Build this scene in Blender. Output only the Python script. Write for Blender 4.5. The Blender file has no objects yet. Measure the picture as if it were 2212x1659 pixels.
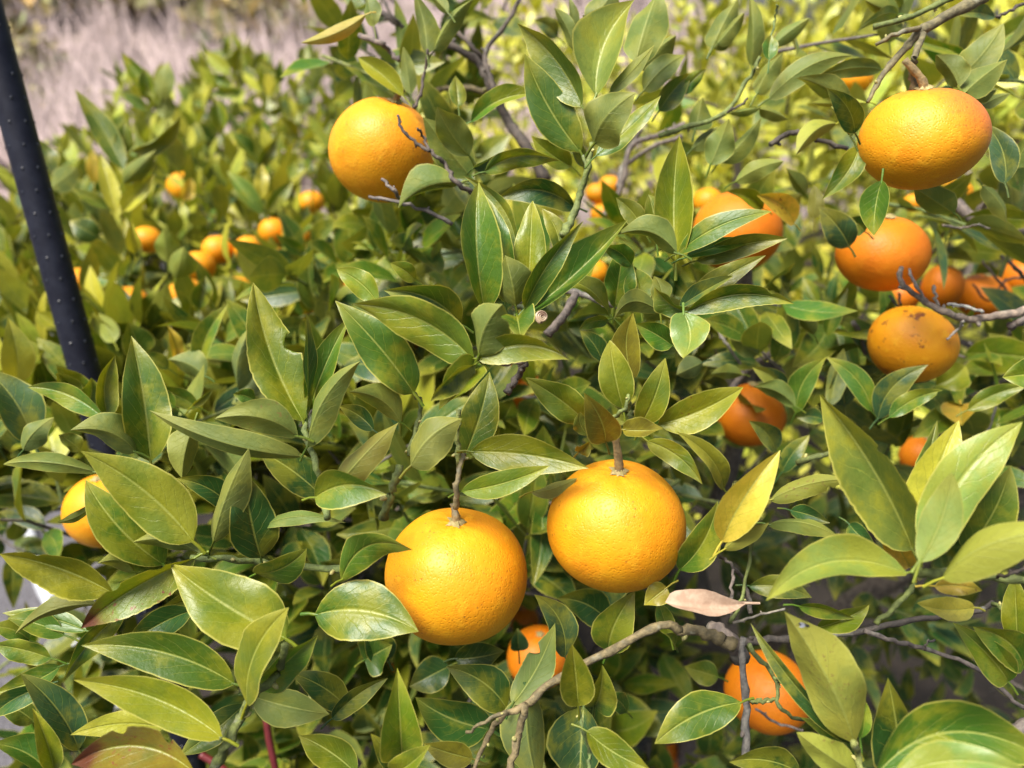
import bpy, math, random
import numpy as np
from mathutils import Vector, Matrix
R_ = math.radians
random.seed(7)
rng = np.random.default_rng(11)
C = bpy.context.scene.collection
scene = bpy.context.scene

# ------------------------------------------------------------------ camera, sky, sun, exposure
PITCH = R_(24.0); CAM = np.array([0.0, 0.0, 1.45]); FPX = 1661.0; W0, H0 = 2212.0, 1659.0
FW = np.array([0, math.cos(PITCH), -math.sin(PITCH)])
UP = np.array([0, math.sin(PITCH), math.cos(PITCH)])
RT = np.array([1.0, 0, 0])
cd = bpy.data.cameras.new('camera'); cam = bpy.data.objects.new('camera', cd); C.objects.link(cam)
cam.location = CAM; cam.rotation_euler = (math.pi / 2 - PITCH, 0, 0)
cd.sensor_width = 36.0; cd.lens = 36.0 * FPX / W0; cd.clip_start = 0.02; cd.clip_end = 600
cd.dof.use_dof = True; cd.dof.focus_distance = 0.47; cd.dof.aperture_fstop = 5.2
scene.camera = cam
SUN_EL, SUN_AZ = 62.0, 228.0      # azimuth clockwise from +Y : behind the camera, a little to the left
world = bpy.data.worlds.new('World'); scene.world = world; world.use_nodes = True
wn = world.node_tree; bg = wn.nodes['Background']
sky = wn.nodes.new('ShaderNodeTexSky'); sky.sky_type = 'NISHITA'; sky.sun_disc = False
sky.sun_elevation = R_(SUN_EL); sky.sun_rotation = R_(SUN_AZ); sky.dust_density = 4.0; sky.air_density = 1.0; sky.ozone_density = 0.5
wn.links.new(sky.outputs[0], bg.inputs[0]); bg.inputs[1].default_value = 0.07
sl = bpy.data.lights.new('sun', 'SUN'); sl.energy = 3.7; sl.angle = R_(30); sl.color = (1.0, 0.95, 0.86)
sun = bpy.data.objects.new('sun', sl); C.objects.link(sun)
_e, _a = R_(SUN_EL), R_(SUN_AZ)
sdir = Vector((math.sin(_a) * math.cos(_e), math.cos(_a) * math.cos(_e), math.sin(_e)))
sun.rotation_euler = sdir.to_track_quat('Z', 'Y').to_euler()
scene.view_settings.view_transform = 'Standard'; scene.view_settings.look = 'None'
scene.view_settings.exposure = 1.08; scene.view_settings.gamma = 1.0
scene.cycles.use_denoising = True
scene.cycles.max_bounces = 8

# ------------------------------------------------------------------ small helpers
def px(x, y, d):
    """point at depth d (metres along the view axis) seen at x, y of the 2212 x 1659 photograph"""
    return CAM + d * (FW + (x - W0 / 2) / FPX * RT - (y - H0 / 2) / FPX * UP)
def tl(t, x, y):          # tile coordinates (nine enlarged views of the photograph) -> photograph
    return t[0] * W0 / 3 + x / 3.0, t[1] * H0 / 3 + y / 3.0
def nrm(v): return v / (np.linalg.norm(v) + 1e-12)
def link(name, me, parent=None, mats=()):
    o = bpy.data.objects.new(name, me); C.objects.link(o)
    for m in mats: me.materials.append(m)
    if parent is not None: o.parent = parent
    return o
def thing(name, label, cat, loc=(0, 0, 0), group=None, kind=None):
    o = bpy.data.objects.new(name, None); C.objects.link(o); o.location = loc; o.empty_display_size = 0.02
    return tag(o, label, cat, group, kind)
def tag(o, label=None, cat=None, group=None, kind=None):
    if label: o['label'] = label
    if cat: o['category'] = cat
    if group: o['group'] = group
    if kind: o['kind'] = kind
    return o
class MB:
    """collects verts / faces / uv / tint and builds ONE mesh"""
    def __init__(s): s.v = []; s.f = []; s.uv = []; s.col = []; s.n = 0
    def add(s, v, f, uv=None, col=None):
        v = np.asarray(v, float); k = len(v)
        s.v.append(v); s.f.extend([tuple(i + s.n for i in q) for q in f])
        s.uv.append(np.zeros((k, 2)) if uv is None else uv)
        c = np.ones((k, 4)); 
        if col is not None: c[:] = col
        s.col.append(c); s.n += k
    def mesh(s, name, origin=(0, 0, 0), smooth=True):
        v = np.concatenate(s.v) - np.asarray(origin); uv = np.concatenate(s.uv); col = np.concatenate(s.col)
        me = bpy.data.meshes.new(name); me.from_pydata(v.tolist(), [], s.f); 
        li = np.empty(len(me.loops), dtype=np.int32); me.loops.foreach_get('vertex_index', li)
        l = me.uv_layers.new(name='UVMap'); l.data.foreach_set('uv', uv[li].astype(np.float32).ravel())
        a = me.color_attributes.new('tint', 'FLOAT_COLOR', 'POINT'); a.data.foreach_set('color', col.astype(np.float32).ravel())
        if smooth: me.polygons.foreach_set('use_smooth', [True] * len(me.polygons))
        me.update(); return me
def catmull(P, n=6):
    P = [np.asarray(p, float) for p in P]
    if len(P) < 3: return [P[0] + (P[1] - P[0]) * t for t in np.linspace(0, 1, n + 1)]
    Q = [2 * P[0] - P[1]] + P + [2 * P[-1] - P[-2]]; out = []
    for i in range(1, len(Q) - 2):
        a, b, c, d = Q[i - 1:i + 3]
        for t in np.linspace(0, 1, n, endpoint=False):
            out.append(0.5 * (2 * b + (c - a) * t + (2 * a - 5 * b + 4 * c - d) * t * t + (3 * b - a - 3 * c + d) * t ** 3))
    out.append(P[-1]); return out
def tube(mb, pts, rad, sides=8, col=(1, 1, 1, 1), knobby=0.0, cap=True):
    pts = [np.asarray(p) for p in pts]; n = len(pts)
    up = np.array([0.31, 0.17, 0.93]); V = []; UVs = []; acc = 0
    for i, p in enumerate(pts):
        t = nrm(pts[min(i + 1, n - 1)] - pts[max(i - 1, 0)])
        a = nrm(np.cross(t, up)); b = np.cross(t, a)
        r = rad[i] if hasattr(rad, '__len__') else rad
        if i: acc += np.linalg.norm(p - pts[i - 1])
        k = 1 + knobby * rng.normal(0, 1)
        for j in range(sides):
            th = 2 * math.pi * j / sides
            V.append(p + (a * math.cos(th) + b * math.sin(th)) * r * k * (1 + 0.35 * knobby * rng.normal(0, 1)))
            UVs.append((acc, j / sides))
    F = [(i * sides + j, i * sides + (j + 1) % sides, (i + 1) * sides + (j + 1) % sides, (i + 1) * sides + j) for i in range(n - 1) for j in range(sides)]
    if cap: F += [tuple(range(sides))[::-1], tuple((n - 1) * sides + j for j in range(sides))]
    mb.add(V, F, np.array(UVs), col)

# ------------------------------------------------------------------ materials
def new_mat(name):
    m = bpy.data.materials.new(name); m.use_nodes = True; nt = m.node_tree
    return m, nt, nt.nodes['Principled BSDF'], nt.nodes['Material Output']
class N:
    """tiny node-graph writer"""
    def __init__(s, nt): s.nt = nt
    def _in(s, sock, v):
        if hasattr(v, 'is_output'): s.nt.links.new(v, sock)
        else:
            if hasattr(sock.default_value, '__len__') and not hasattr(v, '__len__'): v = [v] * len(sock.default_value)
            if hasattr(sock.default_value, '__len__') and len(v) == 3 and len(sock.default_value) == 4: v = (*v, 1)
            sock.default_value = v
    def math(s, op, a, b=0.0, c=None, clamp=False):
        n = s.nt.nodes.new('ShaderNodeMath'); n.operation = op; n.use_clamp = clamp
        s._in(n.inputs[0], a); s._in(n.inputs[1], b)
        if c is not None: s._in(n.inputs[2], c)
        return n.outputs[0]
    def mix(s, f, a, b, mode='MIX'):
        n = s.nt.nodes.new('ShaderNodeMix'); n.data_type = 'RGBA'; n.blend_type = mode
        s._in(n.inputs[0], f); s._in(n.inputs[6], a); s._in(n.inputs[7], b); return n.outputs[2]
    def ramp(s, f, a, b):      # smooth step a..b
        n = s.nt.nodes.new('ShaderNodeMapRange'); n.interpolation_type = 'SMOOTHSTEP'
        s._in(n.inputs[0], f); n.inputs[1].default_value = a; n.inputs[2].default_value = b; return n.outputs[0]
    def noise(s, vec, scale, detail=3, rough=0.55):
        n = s.nt.nodes.new('ShaderNodeTexNoise'); s.nt.links.new(vec, n.inputs['Vector'])
        n.inputs['Scale'].default_value = scale; n.inputs['Detail'].default_value = detail; n.inputs['Roughness'].default_value = rough
        return n.outputs[0]
    def voro(s, vec, scale, out='Distance'):
        n = s.nt.nodes.new('ShaderNodeTexVoronoi'); s.nt.links.new(vec, n.inputs['Vector']); n.inputs['Scale'].default_value = scale
        return n.outputs[out]
    def pos(s): return s.nt.nodes.new('ShaderNodeNewGeometry').outputs['Position']
    def obj(s): return s.nt.nodes.new('ShaderNodeTexCoord').outputs['Object']
    def attr(s):
        n = s.nt.nodes.new('ShaderNodeAttribute'); n.attribute_name = 'tint'; return n
    def scale(s, vec, sc):
        n = s.nt.nodes.new('ShaderNodeMapping'); s.nt.links.new(vec, n.inputs[0]); n.inputs['Scale'].default_value = sc; return n.outputs[0]
    def bump(s, h, strength, dist):
        n = s.nt.nodes.new('ShaderNodeBump'); n.inputs['Strength'].default_value = strength; n.inputs['Distance'].default_value = dist
        s._in(n.inputs['Height'], h); return n.outputs[0]

def leaf_material():
    m, nt, b, out = new_mat('citrus_leaf'); g = N(nt)
    geo = nt.nodes.new('ShaderNodeNewGeometry'); pos = geo.outputs['Position']; back = geo.outputs['Backfacing']
    uvn = nt.nodes.new('ShaderNodeUVMap'); uvn.uv_map = 'UVMap'
    sp = nt.nodes.new('ShaderNodeSeparateXYZ'); nt.links.new(uvn.outputs[0], sp.inputs[0]); u, v = sp.outputs[0], sp.outputs[1]
    av = g.math('ABSOLUTE', v)
    at = g.attr(); tint, spot = at.outputs['Color'], at.outputs['Alpha']
    # veins
    wob = g.noise(pos, 90, 2)
    t = g.math('ADD', g.math('SUBTRACT', g.math('MULTIPLY', u, 7.5), g.math('MULTIPLY', av, 2.4)), g.math('MULTIPLY', wob, 0.9))
    tri = g.math('ABSOLUTE', g.math('SUBTRACT', g.math('FRACT', t), 0.5))
    side = g.math('MULTIPLY', g.ramp(tri, 0.05, 0.0), g.ramp(av, 0.95, 0.55))
    rib = g.ramp(av, 0.06, 0.015)
    rib2 = g.ramp(av, 0.16, 0.0)
    edge = g.ramp(av, 0.925, 0.975)
    # colour
    blotch = g.noise(pos, 36, 4, 0.62); fine = g.noise(pos, 900, 2)
    yel = nt.nodes.new('ShaderNodeMix'); 
    c = g.mix(g.math('MULTIPLY', g.ramp(blotch, 0.46, 0.62), 0.85), tint, g.mix(0.55, tint, (0.33, 0.31, 0.018)))
    c = g.mix(g.math('MULTIPLY', g.ramp(blotch, 0.50, 0.30), 0.75), c, g.mix(0.55, tint, (0.035, 0.11, 0.018)))
    c = g.mix(g.math('MULTIPLY', g.ramp(u, 0.62, 1.0), 0.42), c, (0.42, 0.38, 0.045))
    c = g.mix(g.math('MULTIPLY', side, 0.42), c, (0.30, 0.33, 0.05))
    c = g.mix(g.math('MULTIPLY', rib, 0.60), c, (0.36, 0.39, 0.08))
    c = g.mix(g.math('MULTIPLY', edge, 0.75), c, (0.50, 0.47, 0.10))
    c = g.mix(1.0, c, g.mix(fine, (0.86, 0.86, 0.86), (1.12, 1.12, 1.12)), 'MULTIPLY')
    sn = g.noise(pos, 420, 2); sb_ = g.noise(pos, 60, 2)
    sp_f = g.math('MULTIPLY', g.math('MULTIPLY', g.ramp(sn, 0.60, 0.66), g.ramp(sb_, 0.5, 0.62)), spot)
    c = g.mix(sp_f, c, (0.20, 0.07, 0.02))
    tipb = g.math('MULTIPLY', g.ramp(g.math('ADD', u, g.math('MULTIPLY', g.math('SUBTRACT', blotch, 0.5), 0.5)), 0.62, 0.85), g.ramp(spot, 0.85, 1.0))
    c = g.mix(tipb, c, (0.11, 0.035, 0.015))
    # underside: paler, olive, dull
    under = g.mix(0.46, c, (0.190, 0.222, 0.047))
    col = g.mix(back, c, under)
    nt.links.new(col, b.inputs['Base Color'])
    rough = g.math('ADD', 0.30, g.math('MULTIPLY', g.noise(pos, 160, 3), 0.20))
    nt.links.new(g.math('ADD', rough, g.math('MULTIPLY', back, 0.22)), b.inputs['Roughness'])
    b.inputs['Specular IOR Level'].default_value = 0.55
    h = g.math('ADD', g.math('MULTIPLY', side, -0.22), g.math('ADD', g.math('MULTIPLY', rib2, -0.8), g.math('MULTIPLY', g.noise(pos, 260, 3), 0.55)))
    h = g.math('ADD', h, g.math('MULTIPLY', g.noise(pos, 1300, 2), 0.12))
    nt.links.new(g.bump(h, 0.55, 0.0012), b.inputs['Normal'])
    tr = nt.nodes.new('ShaderNodeBsdfTranslucent'); nt.links.new(g.mix(1.0, col, (1.5, 1.35, 0.55), 'MULTIPLY'), tr.inputs[0])
    ms = nt.nodes.new('ShaderNodeMixShader'); ms.inputs[0].default_value = 0.22
    nt.links.new(b.outputs[0], ms.inputs[1]); nt.links.new(tr.outputs[0], ms.inputs[2]); nt.links.new(ms.outputs[0], out.inputs[0])
    nt.nodes.remove(yel)
    return m
def bark_material():
    m, nt, b, out = new_mat('citrus_bark'); g = N(nt); pos = g.pos()
    tint = g.attr().outputs['Color']
    n1 = g.noise(pos, 180, 4, 0.65); n2 = g.noise(pos, 900, 3); lich = g.noise(pos, 70, 3)
    c = g.mix(g.ramp(n1, 0.35, 0.7), g.mix(1.0, tint, (0.6, 0.6, 0.6), 'MULTIPLY'), g.mix(1.0, tint, (1.35, 1.3, 1.2), 'MULTIPLY'))
    c = g.mix(g.math('MULTIPLY', g.ramp(lich, 0.6, 0.72), 0.45), c, (0.33, 0.34, 0.27))
    nt.links.new(c, b.inputs['Base Color']); b.inputs['Roughness'].default_value = 0.75
    nt.links.new(g.bump(g.math('ADD', n1, g.math('MULTIPLY', n2, 0.5)), 0.7, 0.0015), b.inputs['Normal'])
    return m
def peel_material(name, base, warm, freckle=1.0, blush=0.0, scar=0.0, patch=0.5):
    m, nt, b, out = new_mat(name); g = N(nt); o = g.obj()
    big = g.noise(o, 26, 4, 0.6); pore = g.voro(o, 560); pore2 = g.voro(o, 900); dots = g.voro(o, 230); dn = g.noise(o, 46, 3); mid = g.noise(o, 90, 4, 0.65)
    c = g.mix(g.ramp(big, 0.32, 0.66), base, warm)
    c = g.mix(g.math('MULTIPLY', g.ramp(mid, 0.52, 0.75), patch), c, (0.88, 0.47, 0.02))
    c = g.mix(g.math('MULTIPLY', g.ramp(pore, 0.28, 0.05), 0.25), c, (0.62, 0.15, 0.003))
    sep = nt.nodes.new('ShaderNodeSeparateXYZ'); nt.links.new(o, sep.inputs[0])
    if blush:          # reddish blush towards the fruit's upper right
        q = g.math('ADD', g.math('ADD', g.math('MULTIPLY', sep.outputs[0], 14), g.math('MULTIPLY', sep.outputs[2], 16)), g.math('MULTIPLY', big, 0.8))
        c = g.mix(g.math('MULTIPLY', g.ramp(q, 0.5, 1.15), blush), c, (0.62, 0.17, 0.03))
        lines = g.noise(o, 300, 2); c = g.mix(g.math('MULTIPLY', g.math('MULTIPLY', g.ramp(lines, 0.58, 0.66), g.ramp(q, 0.4, 1.0)), 0.4), c, (0.4, 0.10, 0.02))
    fr = g.math('MULTIPLY', g.ramp(dots, 0.22, 0.07), g.ramp(dn, 0.46, 0.60))
    c = g.mix(g.math('MULTIPLY', fr, 0.6 * freckle), c, (0.24, 0.08, 0.015))
    if scar:
        sc = g.noise(o, 60, 5, 0.7); c = g.mix(g.math('MULTIPLY', g.ramp(sc, 0.565, 0.65), scar), c, (0.20, 0.06, 0.015))
        p2 = g.noise(o, 34, 3); c = g.mix(g.math('MULTIPLY', g.ramp(p2, 0.55, 0.7), 0.45 * scar), c, (0.55, 0.20, 0.02))
    nt.links.new(c, b.inputs['Base Color'])
    nt.links.new(g.math('ADD', 0.36, g.math('MULTIPLY', mid, 0.22)), b.inputs['Roughness']); b.inputs['Specular IOR Level'].default_value = 0.36
    b.inputs['Subsurface Weight'].default_value = 0.10; b.inputs['Subsurface Radius'].default_value = (0.006, 0.003, 0.001)
    b.inputs['Subsurface Scale'].default_value = 0.6
    h = g.math('ADD', g.math('MULTIPLY', g.ramp(pore, 0.0, 0.5), 0.7), g.math('MULTIPLY', g.noise(o, 120, 3), 1.1))
    h = g.math('ADD', h, g.math('MULTIPLY', g.ramp(pore2, 0.0, 0.4), g.ramp(dn, 0.4, 0.7)))
    nt.links.new(g.bump(h, 0.36, 0.0008), b.inputs['Normal'])
    return m
def simple(name, col, rough=0.6, noise=None, nscale=30, bump=0.0, metallic=0.0, spec=0.5, bdist=0.002):
    m, nt, b, out = new_mat(name); g = N(nt); pos = g.obj()
    f = g.noise(pos, nscale, 4, 0.6)
    c = g.mix(g.ramp(f, 0.35, 0.68), col, noise if noise else tuple(x * 1.25 for x in col))
    nt.links.new(c, b.inputs['Base Color']); b.inputs['Roughness'].default_value = rough; b.inputs['Metallic'].default_value = metallic
    b.inputs['Specular IOR Level'].default_value = spec
    if bump: nt.links.new(g.bump(f, bump, bdist), b.inputs['Normal'])
    return m
LEAF = leaf_material(); BARK = bark_material()
PEEL = peel_material('orange_peel', (0.76, 0.335, 0.008), (0.74, 0.275, 0.006))
PEEL_BLUSH = peel_material('blushed_orange_peel', (0.76, 0.33, 0.008), (0.73, 0.27, 0.006), 1.2, 0.9)
PEEL_SCAR = peel_material('scarred_orange_peel', (0.76, 0.33, 0.009), (0.72, 0.27, 0.008), 1.8, 0.0, 1.0)
PEEL_DEEP = peel_material('deep_orange_peel', (0.72, 0.215, 0.006), (0.67, 0.175, 0.005), 0.8, patch=0.10)
CALYX = simple('dry_calyx', (0.26, 0.22, 0.07), 0.7, (0.44, 0.34, 0.15), 400, 0.4)

# ------------------------------------------------------------------ ground, path, hillside, far brush
def ground_material():
    m, nt, b, out = new_mat('orchard_soil'); g = N(nt); p = g.pos()
    n = g.noise(p, 9, 5, 0.7); n2 = g.noise(p, 60, 4, 0.7); far = g.noise(p, 0.9, 4)
    sp = nt.nodes.new('ShaderNodeSeparateXYZ'); nt.links.new(p, sp.inputs[0])
    c = g.mix(g.ramp(n, 0.35, 0.7), (0.018, 0.014, 0.012), (0.045, 0.034, 0.028))
    c = g.mix(g.math('MULTIPLY', g.ramp(n2, 0.55, 0.7), 0.6), c, (0.07, 0.048, 0.032))
    dry = g.mix(g.ramp(far, 0.35, 0.65), (0.36, 0.28, 0.275), (0.25, 0.20, 0.175))
    c = g.mix(g.ramp(sp.outputs[1], 5.0, 8.0), c, dry)
    nt.links.new(c, b.inputs['Base Color']); b.inputs['Roughness'].default_value = 0.95
    nt.links.new(g.bump(g.math('ADD', n, n2), 0.8, 0.03), b.inputs['Normal']); return m
mb = MB(); gx = np.linspace(-120, 120, 97); gy = np.concatenate([np.linspace(-20, 30, 51), np.linspace(34, 420, 60)])
def height(x, y):
    # a nearly level terrace that drops a little, then the valley side rising to the left and far behind
    a = 0.0 if y < 14 else 0.30 * (y - 14) * (1 / (1 + math.exp((x - 4.5 - 0.05 * y) * 0.6)))
    return min(a, 70) + (0.25 * math.sin(x * 0.7 + 1) * math.sin(y * 0.6) if y > 14 else 0) * 0.6
V = [(x, y, height(x, y)) for y in gy for x in gx]; nx = len(gx)
F = [(j * nx + i, j * nx + i + 1, (j + 1) * nx + i + 1, (j + 1) * nx + i) for j in range(len(gy) - 1) for i in range(nx - 1)]
mb.add(V, F); tag(link('ground', mb.mesh('ground'), None, [ground_material()]), kind='structure')
mb = MB(); xs = np.linspace(-6, 0, 20)
PV = []; n_ = 24
for i in range(n_):
    y = -3 + 9.0 * i / (n_ - 1)
    e = -0.95 + 0.04 * math.sin(y * 3.1) - 0.10 * max(y, 0)
    PV += [(-7, y, 0.004), (e - 0.5, y, 0.02), (e, y, 0.004)]
mb.add(PV, [q for i in range(n_ - 1) for q in ((3 * i, 3 * i + 1, 3 * i + 4, 3 * i + 3), (3 * i + 1, 3 * i + 2, 3 * i + 5, 3 * i + 4))])
def path_material():
    m, nt, b, out = new_mat('grey_gravel_path'); g = N(nt); p = g.pos()
    v = g.noise(p, 110, 3, 0.7); n = g.noise(p, 12, 4)
    c = g.mix(0.45, g.mix(n, (0.075, 0.072, 0.082), (0.13, 0.124, 0.138)), v, 'OVERLAY')
    nt.links.new(c, b.inputs['Base Color']); b.inputs['Roughness'].default_value = 0.9
    nt.links.new(g.bump(g.voro(p, 70), 0.6, 0.01), b.inputs['Normal']); return m
tag(link('path', mb.mesh('path'), None, [path_material()]), kind='structure')
# leafless winter brush covering the valley side: nobody could count it
BRUSH = simple('winter_brush', (0.15, 0.115, 0.112), 0.9, (0.50, 0.395, 0.385), 1.1)
mb = MB()
for k in range(6000):
    y = 8.5 + 80 * random.random() ** 1.8; x = -y * 0.75 + random.random() * y * 1.05
    z = height(x, y); s = random.uniform(0.6, 1.8) * (1 + y / 60)
    for q in range(4):
        a = random.random() * 6.28; l = s * random.uniform(0.3, 0.8); lean = random.uniform(0.1, 1.1); w = 0.012 * s
        top = np.array([x + math.cos(a) * lean * l, y + math.sin(a) * lean * l, z + l]); b0 = np.array([x, y, z - 0.1])
        sx = np.array([w, 0, 0]); sy = np.array([0, w, 0])
        mb.add([b0 - sx, b0 + sx, b0 + sy, top], [(0, 1, 3), (1, 2, 3), (2, 0, 3)])
tag(link('winter_brush', mb.mesh('winter_brush'), None, [BRUSH]), 'pale mauve leafless brush covering the far slope', 'brush', kind='stuff')

# ------------------------------------------------------------------ leaf geometry
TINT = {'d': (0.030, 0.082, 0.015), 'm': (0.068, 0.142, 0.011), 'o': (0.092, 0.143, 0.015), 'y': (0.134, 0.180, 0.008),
        'Y': (0.60, 0.46, 0.060), 'p': (0.190, 0.265, 0.048), 'b': (0.046, 0.098, 0.036), 'k': (0.160, 0.142, 0.015), 'l': (0.40, 0.42, 0.040), 's': (0.80, 0.77, 0.11), 'dry': (0.62, 0.40, 0.30)}  # 's' and 'l' have the far trees' full sunlight painted into the colour
def prof(u, a=0.70, b=1.0):
    m = a / (a + b); return (u / m) ** a * ((1 - u) / (1 - m)) ** b
def leaf_verts(B, T, Wd, n0, roll, fold, sb, nb, curl, und, twist, nu, nv, ph, shape=(0.70, 1.0), notch=None):
    a = T - B; L = np.linalg.norm(a); a = a / L
    n0 = nrm(n0 - a * np.dot(n0, a)); p = np.cross(a, n0)
    U = np.linspace(0.0, 1.0, nu + 1); Vv = np.linspace(-1, 1, nv + 1)
    hw = 0.5 * Wd * prof(np.clip(U, 1e-4, 1 - 1e-4), *shape); hw[0] = max(hw[0], 0.02 * Wd); hw[-1] = 0.004 * Wd
    hw = hw * (1 + 0.012 * np.sin(U * 71 + ph) + 0.010 * np.sin(U * 113 + 2 * ph))
    r = roll + twist * (U - 0.5)
    n = n0[None] * np.cos(r)[:, None] + p[None] * np.sin(r)[:, None]
    s = p[None] * np.cos(r)[:, None] - n0[None] * np.sin(r)[:, None]
    bow = 4 * U * (1 - U)
    ctr = B[None] + a[None] * (L * U)[:, None] + p[None] * (L * sb * bow)[:, None] + n0[None] * (L * nb * bow)[:, None]
    v = Vv[None, :]; h = hw[:, None]
    vabs = np.abs(v)
    lift = np.sin(fold) * vabs * h - curl * v * v * h + und * np.sin(U[:, None] * 11 + ph + 1.3 * np.sign(v)) * v * v * h
    lat = v * h * np.cos(fold)
    if notch:                                  # a bite out of the edge
        cut = np.ones_like(lat)
        for sg, u0, wd_, dp in notch:
            q = np.clip(1 - np.abs(U - u0) / wd_, 0, 1)[:, None] ** 0.6 * dp
            cut = np.where(np.sign(v) == sg, np.minimum(cut, np.maximum((1 - q) / np.maximum(vabs, 1e-3), 0).clip(0, 1)), cut)
        lat = lat * cut; lift = lift * cut
    P = ctr[:, None, :] + s[:, None, :] * lat[:, :, None] + n[:, None, :] * lift[:, :, None]
    UV = np.stack([np.repeat(U, nv + 1), np.tile(Vv, nu + 1)], 1)
    return P.reshape(-1, 3), UV
_FC = {}
def grid_faces(nu, nv):
    if (nu, nv) not in _FC:
        w = nv + 1
        _FC[(nu, nv)] = [(i * w + j, i * w + j + 1, (i + 1) * w + j + 1, (i + 1) * w + j) for i in range(nu) for j in range(nv)]
    return _FC[(nu, nv)]
def vary(t, k=0.18):
    t = np.array(t); g = rng.normal(1, k * 0.7); h = rng.normal(0, k * 0.5)
    return np.clip(t * max(g, 0.5) * np.array([1 + h, 1, 1 - h * 0.5]), 0.005, 0.8)

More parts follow.
